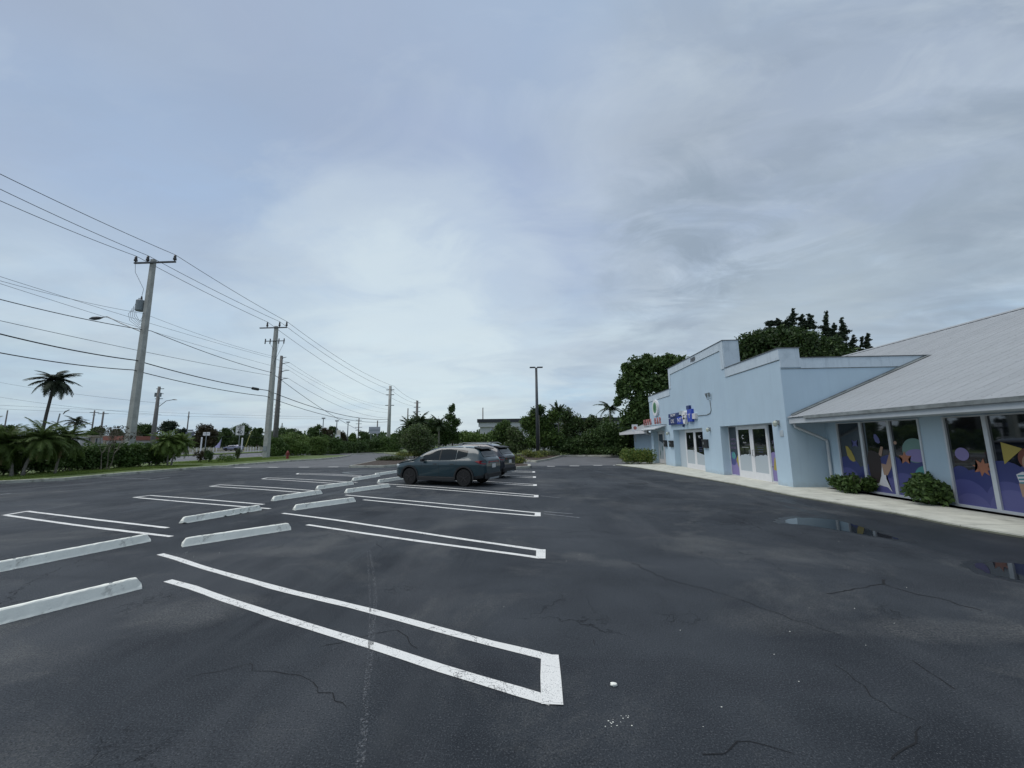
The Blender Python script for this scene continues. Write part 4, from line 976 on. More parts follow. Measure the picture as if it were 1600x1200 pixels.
p2t = on_x(432, 510, XP); p2y = p2t.y
pole2 = thing('utility_pole', 'second square concrete utility pole with two crossarms, at the end of the grass strip', 'utility pole', (XP, p2y, 0))
square_pole(pole2, .60, .36, p2t.z, m_pole)
a0, az2 = rel_y(408, 513.5, pole2); a1, _ = rel_y(450, 512.5, pole2)
b = MB(); b.box((a0, -.30, az2 - .06), (a1, -.18, az2 + .06)); b.build('crossarm', m_darkmetal, pole2)
W2 = []
for px in (419.5, 438.5, 449.5):
    xx, _ = rel_y(px, 512, pole2); insulator(pole2, xx, -.24, az2 + .06, .7, .12); W2.append((xx, az2 + .76))
a0, azz = rel_y(417, 534, pole2); a1, _ = rel_y(447, 533, pole2)
b = MB(); b.box((a0, -.30, azz - .04), (a1, -.22, azz + .04)); b.build('crossarm', m_darkmetal, pole2)
for px in (417, 424.5, 438, 446):
    xx, _ = rel_y(px, 533, pole2); b = MB(); b.tube([(xx, -.26, azz + .3), (xx - .02, -.26, azz - .35)], .07, 6); b.build('cutout_switch', m_ins, pole2)
for px, q in ((438, 570), (446, 566), (424, 548)):
    xx, _ = rel_y(px, 534, pole2); x2, z2 = rel_y(430, q, pole2); b = MB(); b.tube([(xx, -.26, azz - .3), (x2, -.2, z2)], .016, 5); b.build('jumper_wire', m_wire, pole2)
b = MB(); b.box((-.22, -.36, .9), (.22, -.31, 1.5)); b.build('meter_box', m_galv, pole2)

p3t = on_x(440, 556, -34.6)
pole3 = thing('utility_pole', 'dark tapered utility pole with three davit arms just right of the concrete one', 'utility pole', (-34.6, p3t.y, 0))
b = MB(); b.tube([(0, 0, 0), (0, 0, p3t.z * .45), (0, 0, p3t.z)], [.36, .29, .18], 10); b.build('pole', m_wood, pole3, smooth=True)
W3 = []
for (py, px1) in ((558, 447.5), (566.5, 452.5), (578.5, 452), (591, 450)):
    x1, z1 = rel_y(px1, py, pole3); _, z0 = rel_y(438, py + 3, pole3)
    b = MB(); b.tube([(0, 0, z0), (x1 * .5, 0, z0 + (z1 - z0) * .8), (x1, 0, z1)], [.06, .05, .035], 6); b.build('davit_arm', m_darkmetal, pole3); W3.append((x1, z1))
for i, py in enumerate((633, 639, 644, 650)):
    _, z0 = rel_y(430, py, pole3); b = MB(); b.box((-.45, -.05, z0 - .03), (.45, .05, z0 + .03)); b.build('side_bracket', m_darkmetal, pole3)

def mk_pole(xy, h, r, label, m=m_wood, arms=(), top=0.7, group='distant utility poles'):
    o = thing('utility_pole', label, 'utility pole', (xy[0], xy[1], 0), 0, group)
    b = MB(); b.tube([(0, 0, 0), (0, 0, h * .5), (0, 0, h)], [r, r * .85, r * top], 8); b.build('pole', m, o, smooth=True)
    for (z, l) in arms:
        b = MB(); b.box((-l, -.08, z - .07), (l, .08, z + .07)); b.build('crossarm', m_darkmetal, o)
    return o
p4t = on_x(610, 603, XP)
pole4 = mk_pole((XP, p4t.y), p4t.z, .42, 'slim pale utility pole standing alone left of the teal SUV, wires converging on its top', m_pole, ((p4t.z - .9, .9), (p4t.z - 2.0, .9), (p4t.z - 4.4, 1.0)), group=None)
p5t = on_x(652, 626, XP + 1)
mk_pole((XP + 1, p5t.y), p5t.z, .42, 'distant wooden utility pole with crossarms right of the slim pale pole', m_wood, [(p5t.z - .6 - 1.2 * k, .9) for k in range(4)])
def far_pole(px, top, Y, r, label, arms=(), m=m_wood):
    r *= .68
    t_ = on_y(px, top, Y); return mk_pole((t_.x, Y), t_.z, r, label, m, [(t_.z - z, l) for z, l in arms])
far_pole(637.5, 638, 120, .35, 'thin distant pole with one side arm, between the slim pale pole and the trees', ((5, 1.6),))
far_pole(561, 653, 130, .35, 'distant pole with four short crossarms over the hedge', ((.8, 1), (2.0, 1), (3.2, 1.2), (4.2, 1)))
far_pole(590, 657, 120, .35, 'distant bare pole beside the pale billboard', ())
far_pole(754.5, 637, 90, .25, 'thin pole rising over the roof edge of the modern building', ())
far_pole(295.5, 643, 110, .30, 'thin pole over the far trees above the blue road sign', ((1.6, .4),))
far_pole(148, 641, 100, .32, 'left one of two twin poles behind the bare shrub', ((.6, 1.3), (1.3, .4)))
far_pole(162, 643, 100, .40, 'right one of two twin poles behind the bare shrub', ((.6, 1.5),))
far_pole(12, 641, 100, .28, 'thin pole at the far left edge above the palm clump', ())
far_pole(418.5, 651, 120, .3, 'thin pole seen between the two big concrete poles, to their left', ((1, .5),))
far_pole(441, 661, 120, .3, 'short dark pole right of the davit arm pole', ((1, .5),))
# leaning pole across the road with street lamp
pl = on_y(252, 604, 66); pb_ = on_y(238, 694, 66)
o = thing('utility_pole', 'pole across the road with three small transformers and a street lamp reaching right', 'utility pole', (pb_.x, 66, 0))
b = MB(); b.tube([(0, 0, 0), (0, 0, pl.z * .5), (0, 0, pl.z)], [.42, .34, .22], 8); b.build('pole', m_wood, o, smooth=True)
for px, py in ((235, 617), (242, 617)):
    q = on_y(px, py, 66); b = MB(); b.tube([(q.x - pb_.x - .5 + 1.5, 0, q.z - .35), (q.x - pb_.x - .5 + 1.5, 0, q.z + .35)], .2, 8); b.build('transformer', m_tank, o)
b = MB(); b.tube([(0, 0, 8.2), (1.6, 0, 9.5), (2.9, 0, 9.7)], .06, 6); b.build('lamp_arm', m_galv, o); b = MB(); b.tube([(2.7, 0, 9.7), (3.1, 0, 9.72), (3.6, 0, 9.66)], [.06, .13, .05], 8); b.build('lamp_head', m_galv, o)
for z in (pl.z - .4, pl.z - 1.3, pl.z - 2.2):
    b = MB(); b.box((-.5, -.06, z - .05), (.9, .06, z + .05)); b.build('crossarm', m_darkmetal, o)
# street lamps across the road
def street_lamp(px, top, Y, label, side=1, r=.14):
    t_ = on_y(px, top, Y); o = thing('street_lamp', label, 'street lamp', (t_.x, Y, 0), 0, 'street lamps beyond the hedge')
    b = MB(); b.tube([(0, 0, 0), (0, 0, t_.z)], [r * 1.3, r * .8], 8); b.build('pole', m_galv, o)
    b = MB(); b.box((-.45, -.2, t_.z - .1), (.45, .2, t_.z + .25)); b.build('lamp_head', m_galv, o)
for px, tp, lb in ((505.5, 654, 'leftmost of the three lamp posts over the mid hedge'), (526.5, 658, 'middle one of the three lamp posts over the mid hedge'), (544, 660, 'rightmost of the three lamp posts over the mid hedge')): street_lamp(px, tp, 110, lb)
t_ = on_y(96, 646, 95); o = thing('street_lamp', 'leaning street lamp with a short bent arm right of the coconut palm trunk', 'street lamp', (t_.x - 1, 95, 0))
b = MB(); b.tube([(-.6, 0, 0), (.6, 0, t_.z)], [.22, .14], 8); b.build('pole', m_galv, o); b = MB(); b.tube([(1.5, 0, t_.z - .2), (2.0, 0, t_.z + .5), (3.0, 0, t_.z + .9)], [.10, .16, .12], 8); b.build('lamp_arm', m_galv, o)

# wires: real catenaries between poles
def wire(label, P3, sag, r=.02, n=14, parent=None):
    pts = []
    for i in range(len(P3) - 1):
        a, c = Vector(P3[i]), Vector(P3[i + 1]); s_ = sag[i] if hasattr(sag, '__len__') else sag
        for k in range(n):
            t_ = k / n; p = a.lerp(c, t_); p.z -= 4 * s_ * t_ * (1 - t_); pts.append(p)
    pts.append(Vector(P3[-1])); b = MB(); o = Vector(P3[0])
    b.tube([p - o for p in pts], r, 5, False)
    return tag(b.build('overhead_wire', m_wire, loc=o), label, 'overhead wire', 'overhead wires along the road')
def ext(px, py, X, Yend=-4):       # run on towards the previous pole, behind the picture edge
    return on_x(px, py, X)
y1 = pole1.location.y - .22; y2 = pole2.location.y - .24; y4 = pole4.location.y
lbl = ('lower left one of the top three power lines', 'middle one of the top three power lines', 'uppermost power line, on the right end of the crossarm')
for i, (lx0, ly0) in enumerate(((0, 303), (0, 284.5), (0, 260))):
    A = Vector((XP + W1[i][0], y1, W1[i][1])); B = Vector((XP + W2[i][0], y2, W2[i][1])); D = Vector((XP + (-.9, .3, .9)[i], y4, p4t.z - (2.0, 1.0, .1)[i])); E0 = on_x(lx0, ly0, A.x)
    d = (E0 - A); E0 = A + d * 1.6; E0.z -= .3
    wire(lbl[i], [E0, A, B, D, Vector((XP + 1, p5t.y, p5t.z - .8 * (2 - i)))], [.25, .15, .9, .5], .021)
lb3 = ('thin wire from the top davit arm of the dark pole', 'thin wire from the second davit arm of the dark pole', 'thin wire from the lowest davit arm of the dark pole')
for i, (lp, rp) in enumerate((((0, 421), (606, 634)), ((0, 432), (606, 645)), ((0, 490), (606, 653)))):
    A = Vector((pole3.location.x + W3[i + 1][0], pole3.location.y, W3[i + 1][1]))
    E0 = on_x(*lp, A.x); E0 = A + (E0 - A) * 1.5; F = on_y(rp[0], rp[1], y4)
    wire(lb3[i], [E0, A, F], [.5, 1.3], (.013, .013, .018)[i])
# communication cables on the concrete poles
def cable(label, px, r):
    q = [on_x(a, b_, XP + .0) if a < 500 else on_y(a, b_, y4) for a, b_ in px]
    q[0] = q[1] + (q[0] - q[1]) * 1.3
    wire(label, q, [.25] * (len(q) - 2) + [1.1], r)
cable('thick black cable below the street lamp arm, dropping to the davit arm pole', [(0, 463), (236, 517), (424, 582), (606, 690)], .028)
cable('heavy black cable with a splice box, second from the bottom', [(0, 517), (213, 563), (418, 610), (606, 655)], .042)
cable('lowest heavy black cable on the concrete poles', [(0, 546.5), (208, 578), (415, 619), (606, 659)], .034)
cable('thin wire just under the transformer', [(0, 434), (225, 490), (424, 556), (606, 640)], .012)
sb_ = MB(); q = on_x(399, 607.5, XP); sb_.tube([(0, -.5, 0), (0, -.45, 0), (0, .45, 0), (0, .5, 0)], [.05, .16, .16, .05], 10); tag(sb_.build('splice_case', m_black, loc=q), 'black splice case hanging on the heavy cable left of the second concrete pole', 'splice case')
for i, (a, c, yy) in enumerate(((634, 652, 75), (640, 655, 75), (672, 684, 60), (590, 630, 80), (614, 648, 80))):
    A = on_y(-60, a - 4, yy); B = on_y(252 if i in (3, 4) else 560, c, 66 if i in (3, 4) else 130)
    wire(('faint wire low over the left trees, upper of the lowest pair', 'faint wire low over the left trees, lower of the lowest pair', 'faint wire just over the tree line', 'faint wire into the top of the pole across the road', 'faint wire into the lower arm of the pole across the road')[i], [A, B], .6, .02)

# parking lot light
q = at(840.5, 714); tp = on_y(842, 574.5, q.y)
pk = thing('parking_lot_light', 'tall dark parking lot light pole with two flat heads standing in the planted island', 'light pole', (q.x, q.y, 0))
b = MB(); b.tube([(0, 0, 0), (0, 0, tp.z * .5), (0, 0, tp.z)], [.20, .17, .13], 10); b.build('pole', m_darkmetal, pk, smooth=True)
for s_ in (-1, 1):
    b = MB(); b.box((s_ * .1, -.16, tp.z - .02), (s_ * .75, .16, tp.z + .10)); b.build('lamp_head', m_darkmetal, pk, bevel=.02)
b = MB(); b.tube([(0, 0, 0), (0, 0, .55)], .28, 12); b.build('concrete_base', m_pole, pk)

# ------------------------------------------------------------------ islands and far kerbs
def island(P_, label_m=m_mulch):
    pts = [at(*p) for p in P_]; k = MB(); k.prism([(p.x, p.y) for p in pts], -.02, .15); o = tag(k.build('traffic_island', m_curb), kind='structure')
    c = sum(pts, Vector()) / len(pts); k = MB(); k.prism([((p.x - c.x) * .94 + c.x, (p.y - c.y) * .94 + c.y) for p in pts], .10, .156); k.build('planting_soil', label_m, o); return o
island([(808, 733), (829, 731.5), (829, 728.5), (760, 724), (690, 726), (640, 733)])
island([(806, 720), (838, 722.5), (858, 719), (878, 713.5), (840, 711.5), (800, 712)])
island([(545, 731), (600, 730.5), (640, 728), (640, 720), (600, 719)])
kerb([at(1010, 714.5), at(960, 713.6), at(905, 713.2), at(872, 712.8)], .18, .16, False)
kerb([at(870, 712.6), at(700, 711), at(600, 709), at(548, 710.5)], .18, .16, False)
bgd = MB(); bgd.prism([(-34, 78), (-16, 50), (3, 46), (16, 44), (60, 44), (60, 400), (-34, 400)], 0, .06); tag(bgd.build('lawn', m_grass), kind='structure')

# ------------------------------------------------------------------ vegetation
def leaves(lobes, n, size, shell=.55, flat=1.0):
    vol = np.array([l[3] * l[4] * l[5] for l in lobes]) ** (2 / 3); cnt = rng.multinomial(n, vol / vol.sum()); out = []
    for l, c in zip(lobes, cnt):
        d = rng.normal(size=(c, 3)); d /= np.linalg.norm(d, axis=1)[:, None]
        rr = shell + (1 - shell) * rng.random(c) ** .6; rr *= 1 + .08 * rng.normal(size=c)
        # clumps: pull leaves towards sub-centres so gaps show
        k = max(6, c // 60); cc = rng.normal(size=(k, 3)); cc /= np.linalg.norm(cc, axis=1)[:, None]
        pick = rng.integers(0, k, c); w_ = rng.random(c) ** .5 * .62
        d = d * (1 - w_)[:, None] + cc[pick] * w_[:, None]
        P_ = d * rr[:, None] * np.array(l[3:6]) * 1.12 + np.array(l[:3]); out.append(P_)
    P_ = np.concatenate(out); P_ = P_[P_[:, 2] > .03]; n = len(P_)
    a = rng.normal(size=(n, 3)); a[:, 2] *= flat; a /= np.linalg.norm(a, axis=1)[:, None]
    b_ = rng.normal(size=(n, 3)); b_ -= (b_ * a).sum(1)[:, None] * a; b_ /= np.linalg.norm(b_, axis=1)[:, None]
    s = size * rng.uniform(.6, 1.5, n)[:, None]
    v = np.empty((n * 4, 3)); v[0::4] = P_ - a * s; v[1::4] = P_ - b_ * s * .55 + a * s * .1; v[2::4] = P_ + a * s; v[3::4] = P_ + b_ * s * .55 + a * s * .1
    return v
def plant(name, label, cat, base, lobes, n, size, m, trunks=(), group=None, m2=None, shell=.45, crown='crown', bark=m_bark):
    """base world xyz; lobes world (x,y,z,rx,ry,rz)"""
    o = thing(name, label, cat, base, 0, group); B = np.array(base)
    if m2 is None: fast_mesh(crown, leaves(lobes, n, size, shell) - B, 4, m, o)
    else:
        v = leaves(lobes, n, size, shell) - B; k = (len(v) // 4); sel = rng.random(k) < .35; q = v.reshape(k, 4, 3)
        fast_mesh(crown, q[~sel].reshape(-1, 3), 4, m, o); fast_mesh('new_growth', q[sel].reshape(-1, 3), 4, m2, o)
    if trunks:
        b = MB()
        for t_ in trunks: b.tube([Vector(p) - Vector(base) for p in t_[0]], t_[1], 7)
        b.build('trunk', bark, o, smooth=True)
    return o
def PL(Y, specs, ry=None):      # specs: (px, py, rx_px, rz_px) -> world lobes on depth plane Y
    out = []; k = Y / F_PX
    for s in specs:
        c = on_y(s[0], s[1], Y + (s[4] if len(s) > 4 else 0)); out.append((c.x, c.y, c.z, s[2] * k, (ry or max(s[2], s[3]) * .8) * k if ry is None else ry, s[3] * k))
    return out
def trunk_to(base, lobes, r, n=3):
    base = Vector(base); out = []
    ls = sorted(lobes, key=lambda l: -l[3] * l[5])[:n]
    fork = base + Vector((0, 0, max(.3, (min(l[2] - l[5] * .3 for l in ls) - base.z) * .55)))
    out.append(([base, fork.lerp(base, .5) + Vector((.1 * r, 0, 0)), fork], [r, r * .8, r * .7]))
    for l in ls: e_ = Vector((l[0], l[1], l[2] + l[5] * .3)); out.append(([fork - Vector((0, 0, .1)), fork.lerp(e_, .5) + Vector((random.uniform(-.3, .3) * r * 4, 0, 0)), e_], [r * .6, r * .4, r * .15]))
    return out
def tree(label, Y, specs, n, size, m, base_px=None, r=.2, name='tree', cat='tree', group=None, m2=None, shell=.45, lim=3, ry=None):
    lobes = PL(Y, specs, ry); bx = on_y(base_px or specs[0][0], 690, Y).x; base = (bx, Y, 0)
    return plant(name, label, cat, base, lobes, n, size, m, trunk_to(base, lobes, r, lim), group, m2, shell)

# long clipped hedge on the left, in runs so each bush is its own plant
HG = 'clipped hedge bushes along the left grass strip'
hx = [(-45, 22.8), (0, 23.6), (45, 24.8), (90, 25.6), (132, 26.6), (172, 27.8), (212, 29.4), (245, 31.0)]
hl = ('at the very left edge', 'just behind the twin palm trunks', 'right of the twin palm trunks', 'with gaps low down showing a white car', 'left of the bare twiggy shrub', 'behind the bare twiggy shrub', 'in front of the big concrete pole', 'at the right end of the row beside the small palm')
for i, (px, dist) in enumerate(hx):
    p_ = on_x(px, 700, -30.0) if False else None
    d = ray(px + 0, 700); Xh = -30.0 if px > -10 else -30.4
    c = Vector((Xh, d.y / d.x * Xh, 0))
    if i: lobes = []
    lobes = []
    for k in range(7): lobes.append((Xh + random.uniform(-.25, .25), c.y + random.uniform(-1.2, 1.2), random.uniform(.55, 1.25), .75, .85, .58))
    lobes += [(Xh, c.y + dy, 1.45 + random.uniform(-.08, .12), .7, .7, .52) for dy in (-.8, 0, .8)]
    base = (Xh, c.y, .05)
    tr_ = [([Vector((Xh + random.uniform(-.4, .4), c.y + random.uniform(-1, 1), 0))] * 1 + [Vector((Xh + random.uniform(-.4, .4), c.y + random.uniform(-1, 1), 1.2))], [.04, .02]) for _ in range(5)]
    plant('hedge_bush', 'dense dark green hedge bush ' + hl[i], 'hedge', base, lobes, 8500, .075, L_hedge, tr_, HG, shell=.35)
# mid hedge across the lot
HG2 = 'hedge bushes closing the far left side of the lot'
h2 = [(432, 50.5, 694, 22, 16, L_hedge), (462, 53, 690, 24, 18, L_mid), (492, 57, 692, 22, 17, L_mid), (520, 61, 691, 22, 16, L_hedge), (548, 66, 694, 24, 13, L_dark), (578, 70, 694, 26, 13, L_dark), (608, 70, 693, 26, 13, L_hedge)]
h2l = ('dark bush touching the second concrete pole', 'lighter green bush behind the red hydrant', 'leafy green bush right of the red hydrant', 'bush under the middle lamp post', 'low dark bush under the distant four-armed pole', 'low dark bush under the pale billboard', 'bush at the foot of the slim pale pole')
for (px, Y, py, rx, rz, m), lb in zip(h2, h2l):
    sp_ = [(px + random.uniform(-.7, .7) * rx, py + random.uniform(-.2, .5) * rz, rx * random.uniform(.35, .55), rz * random.uniform(.5, .7)) for _ in range(7)] + [(px, py + rz * .7, rx * .9, rz * .7)]
    tree(lb, Y, sp_, 11000, .10, m, px, .06, 'hedge_bush', 'hedge', HG2, shell=.4)
tree('yellowish green rounded tree behind the hydrant hedge', 72, [(455, 684, 18, 9), (470, 686, 12, 8), (442, 690, 10, 6)], 3500, .13, L_bright, 455, .15)
# far trees across the road
FT = 'far trees across the road'
far = [(8, 672, 20, 12, L_dark, 'far dark tree at the left edge behind the palm clump', 100), (62, 680, 22, 9, L_mid, 'low far tree left of the coconut palm trunk', 95), (98, 684, 12, 8, L_mid, 'low far bush between the palm clump and the small palm', 95),
       (150, 672, 14, 10, L_dark, 'far tree behind the twin poles', 100), (186, 676, 13, 8, L_dark, 'small dark far tree left of the big concrete pole', 100), (224, 668, 18, 14, L_dark, 'broad dark far tree right behind the big concrete pole', 105),
       (262, 664, 16, 12, L_pine, 'feathery far tree left of the thin road side pole', 105), (282, 674, 10, 10, L_pine, 'small feathery far tree beside the thin pole', 105), (322, 672, 20, 14, L_brown, 'brownish far tree behind the small road name sign', 110), (352, 676, 10, 12, L_dark, 'narrow dark far tree left of the speed limit sign', 110),
       (378, 670, 17, 11, L_dark, 'dark flat topped far tree behind the speed limit sign', 110), (402, 674, 10, 9, L_dark, 'dark far tree just left of the second concrete pole', 110), (448, 674, 16, 9, L_dark, 'far dark tree right of the davit arm pole', 115), (466, 678, 9, 7, L_dark, 'small far dark tree at the right end of that clump', 115),
       (492, 671, 13, 11, L_dark, 'rounded dark far tree with the leftmost lamp post', 105), (511, 675, 11, 9, L_brown, 'reddish far tree between the first two lamp posts', 108), (520, 670, 8, 7, L_dark, 'small rounded dark far tree top beside the middle lamp post', 112), (534, 677, 7, 10, L_brown, 'narrow reddish far tree right of the middle lamp post', 108),
       (551, 680, 5, 7, L_mid, 'tiny pointed bright far tree between lamp post and four-armed pole', 108), (569, 677, 8, 8, L_dark, 'round dark far tree left of the pale billboard', 108), (596, 683, 8, 5, L_dark, 'low far tree right of the billboard', 108), (615, 681, 8, 6, L_mid, 'low far tree right of the slim pale pole', 100), (128, 682, 14, 6, L_dark, 'low dark far trees under the small palm', 98)]
for px, py, rx, rz, m, lb, Y in far:
    sp_ = [(px + random.uniform(-.6, .6) * rx, py + random.uniform(-.25, .4) * rz, rx * random.uniform(.35, .6), rz * random.uniform(.4, .65)) for _ in range(6)] + [(px, py + rz * .5, rx, rz * .8), (px - rx * .4, 690, rx * .8, 9), (px + rx * .5, 690, rx * .8, 9)]
    tree(lb, Y, sp_, 2600 + int(rx * rz * 16), .20, m, px, .25, group=FT)
wd = MB()
# far wooded belt that closes the horizon
bel = []
for k in range(150):
    px = -300 + k * 16.5 ; Y = random.uniform(150, 230); c = on_y(px, 690 - (px - 800) * .0103, Y); h_ = random.uniform(2.6, 4.4); bel.append((c.x, Y, h_ * .9, random.uniform(4, 8), 4, h_))
o = fast_mesh('far_wood', leaves(bel, 110000, .62, .25), 4, L_dark); tag(o, 'distant belt of dark trees along the horizon', 'wood', kind='stuff')

# centre: trees behind the cars
tree('dark spiky leaved tree left of the slender tree, behind the lot', 55, [(650, 668, 22, 18), (636, 682, 20, 14), (668, 676, 20, 16), (690, 684, 16, 14), (676, 662, 12, 10), (694, 668, 12, 12), (640, 692, 22, 10)], 15000, .16, L_dark, 660, .18)
for i, (px, py, r_) in enumerate(((640, 660, 16), (655, 652, 15), (668, 658, 14), (684, 660, 15), (628, 670, 14))):
    pass
tree('slender upright tree taller than its neighbours behind the teal SUV', 56, [(706, 640, 6, 7), (703, 652, 10, 7), (711, 660, 10, 8), (704, 672, 12, 10), (712, 682, 13, 8), (708, 634, 3.5, 4)], 4200, .13, L_dark, 707, .12)
tree('grey green willowy tree with thin pale trunks in the planted island', 44, [(652, 676, 22, 14), (642, 688, 20, 13), (664, 690, 22, 14), (655, 700, 22, 8)], 11000, .09, L_olive, 648, .07, lim=4, m2=L_hedge)
tree('bright green shrubby tree behind the roof of the farther SUV', 50, [(735, 684, 15, 9), (755, 686, 16, 9), (772, 682, 14, 10), (726, 680, 8, 8)], 7000, .12, L_mid, 745, .08)
tree('dark green small tree before the white building', 47, [(784, 672, 12, 12), (776, 684, 14, 12), (796, 682, 12, 12), (770, 694, 12, 8), (790, 664, 9, 8)], 9000, .11, L_dark, 780, .1, m2=L_mid)
tree('pale olive bushy tree left of the lot light pole', 46, [(806, 684, 15, 14), (812, 696, 16, 12), (796, 700, 16, 10), (800, 674, 9, 8)], 8000, .10, L_olive, 806, .08, m2=L_hedge)
tree('open oleander like tree behind the lot light pole', 46, [(836, 650, 12, 12), (850, 662, 17, 14), (832, 668, 14, 14), (866, 650, 12, 12), (858, 684, 22, 16), (836, 690, 20, 14), (822, 660, 10, 12), (845, 640, 9, 9)], 14000, .13, L_mid, 850, .1, m2=L_dark, shell=.3)
tree('tall leggy oleander with gaps of sky showing through', 48, [(884, 650, 13, 14), (900, 660, 15, 14), (890, 672, 18, 16), (912, 668, 10, 12), (880, 690, 20, 14), (905, 692, 20, 14), (935, 672, 16, 16), (950, 662, 12, 14), (925, 660, 10, 12)], 13000, .13, L_dark, 892, .1, m2=L_olive, shell=.3)
tree('dense dark bush closing the end of the drive', 46, [(900, 696, 24, 14), (925, 690, 22, 18), (880, 700, 22, 10), (945, 696, 20, 16), (915, 704, 30, 8), (940, 680, 20, 14)], 15000, .12, L_dark, 915, .1)
tree('dark shrub mass beside the far corner of the shops', 42, [(950, 676, 20, 18), (970, 690, 22, 20), (985, 676, 18, 20), (960, 702, 24, 8), (1000, 690, 18, 20)], 13000, .12, L_dark, 968, .12)
tree('large broad leaved tree rising behind the far end of the blue shops', 40, [(1000, 572, 22, 18), (1030, 570, 24, 14), (1058, 566, 20, 12), (985, 590, 18, 16), (976, 612, 14, 14), (1005, 600, 26, 22), (1036, 596, 24, 20), (1000, 632, 22, 20), (985, 655, 20, 18), (1015, 650, 20, 22), (1045, 600, 20, 24), (968, 600, 8, 8), (1012, 560, 10, 8), (1044, 558, 9, 7), (978, 575, 8, 9), (965, 628, 8, 9)], 27000, .15, L_dark, 1010, .35, m2=L_hedge, shell=.2)
for k, (px, rx) in enumerate(((628, 1),)): pass
# big dark tree behind the shop roof and a row of pines
tree('huge dark domed tree behind the stepped parapet and side roof', 42, [(1185, 536, 34, 20), (1232, 534, 40, 22), (1280, 548, 36, 22), (1160, 558, 26, 20), (1215, 560, 50, 28), (1300, 560, 36, 22), (1262, 565, 50, 26), (1206, 520, 14, 9), (1330, 566, 26, 14), (1168, 536, 9, 9), (1148, 548, 8, 8), (1244, 517, 11, 7), (1302, 534, 12, 9), (1222, 514, 8, 7), (1188, 520, 9, 8), (1268, 526, 10, 9)], 42000, .15, L_deep, 1230, .5, m2=L_dark, shell=.3)
pin = [(1203, 508, 500, 9), (1216, 508, 496, 8), (1228, 508, 500, 7), (1238, 512, 478, 10), (1252, 512, 488, 9), (1266, 512, 487, 11), (1291, 525, 480, 9), (1302, 530, 500, 8), (1316, 530, 491, 10), (1333, 556, 518, 9), (1345, 558, 522, 7), (1356, 556, 516, 8)]
pl_ = ('short pine top at the left end of the row', 'second pine top from the left over the domed tree', 'low pine top left of the tallest one', 'tallest thin pine over the domed tree', 'pine just right of the tallest', 'broad pine top in the middle of the row', 'tall pine right of the open gap of sky', 'low pine right of the gap', 'tall pine on the right side of the row', 'pine standing low over the metal roof', 'short pine between the last two over the metal roof', 'rightmost pine, alone over the metal roof')
for (px, yb, yt, r_), lb in zip(pin, pl_):
    n_ = 9; sp_ = []
    for k in range(n_):
        f_ = k / n_; wv = r_ * (1 - f_) ** .6 * random.uniform(.6, 1.35)
        sp_.append((px + random.uniform(-.45, .45) * r_ * (1 - f_ * .6), yb - (yb - yt) * f_ * .92, wv, (yb - yt) / n_ * random.uniform(.45, .85)))
    tree(lb, 48, sp_ + [(px, yb + 12, r_, 12)], 2300, .12, L_pine, px, .10, 'pine_tree', group='pines behind the shops', shell=.2, lim=1)

# low ground cover and shrubs
def shrub(label, q, rx, rz, n, size, m, name='shrub', group=None, m2=None, trunks=()):
    lobes = [(q.x + random.uniform(-.6, .6) * rx, q.y + random.uniform(-.5, .5) * rx, rz * random.uniform(.5, 1.15) + q.z, rx * random.uniform(.35, .55), rx * .45, rz * random.uniform(.5, .7)) for _ in range(9)]
    return plant(name, label, 'shrub', tuple(q), lobes, n, size, m, trunks, group, m2, .35, 'foliage')
s1 = at(1328, 771, SWZ); s2_ = at(1468, 790, SWZ)
def stems(q, n, h): return [([q, q + Vector((random.uniform(-.3, .3), random.uniform(-.3, .3), h))], [.012, .006]) for _ in range(n)]
shrub('small dark glossy shrub between the downspout and the girl print window', Vector((10.35, s1.y + .2, SWZ)), .62, .38, 3800, .06, L_dark, m2=L_hedge, trunks=stems(Vector((10.35, s1.y + .2, SWZ)), 8, .5))
shrub('larger dark shrub before the blue pier, right of the girl print window', Vector((10.38, s2_.y + .25, SWZ)), .62, .46, 4600, .06, L_dark, m2=L_hedge, trunks=stems(Vector((10.38, s2_.y + .25, SWZ)), 9, .6))
cl_ = MB()
hb_ = at(1000, 727); lobes = [(hb_.x + dx, hb_.y + dy, .62, .55, .6, .55) for dx in (-.7, 0, .7) for dy in (0, 1.0)]
plant('hedge_bush', 'boxy clipped yellowish green hedge at the far end of the shop pavement', 'hedge', (hb_.x, hb_.y, 0), [(l[0] + .15, l[1] + .6, l[2], l[3], l[4], l[5]) for l in lobes], 9000, .05, L_mid, (), None, L_yellow, .5, 'foliage')
for lb, px, py, rx, rz, m in (('yellow green ground shrub behind the nose of the teal SUV', 640, 716, 1.6, .55, L_yellow), ('pale scrubby ground shrub left of the yellow one', 612, 722, 1.5, .35, L_olive), ('yellow green ground shrub right of the farther SUV', 806, 727, 1.0, .45, L_yellow), ('variegated ground shrub around the foot of the light pole', 836, 717, 1.6, .6, L_yellow), ('low ground shrub right of the light pole', 856, 714, 1.2, .5, L_olive)):
    shrub(lb, at(px, py), rx, rz, 3000, .06, m, m2=L_olive)
for lb, px, py, rx, rz, m in (('scraggly brown weed shrub in the gap after the hedge', 314, 723, .55, .75, L_brown), ('dark leggy weed beside the brown one', 326, 723, .45, .8, L_dark), ('green weed shrub below the speed limit sign', 352, 722, 1.0, .5, L_mid), ('thin upright weed right under the speed limit sign', 371, 719, .35, .8, L_olive)):
    q = at(px, py, .1); shrub(lb, q, rx, rz, 900, .06, m, trunks=stems(q, 6, .9))
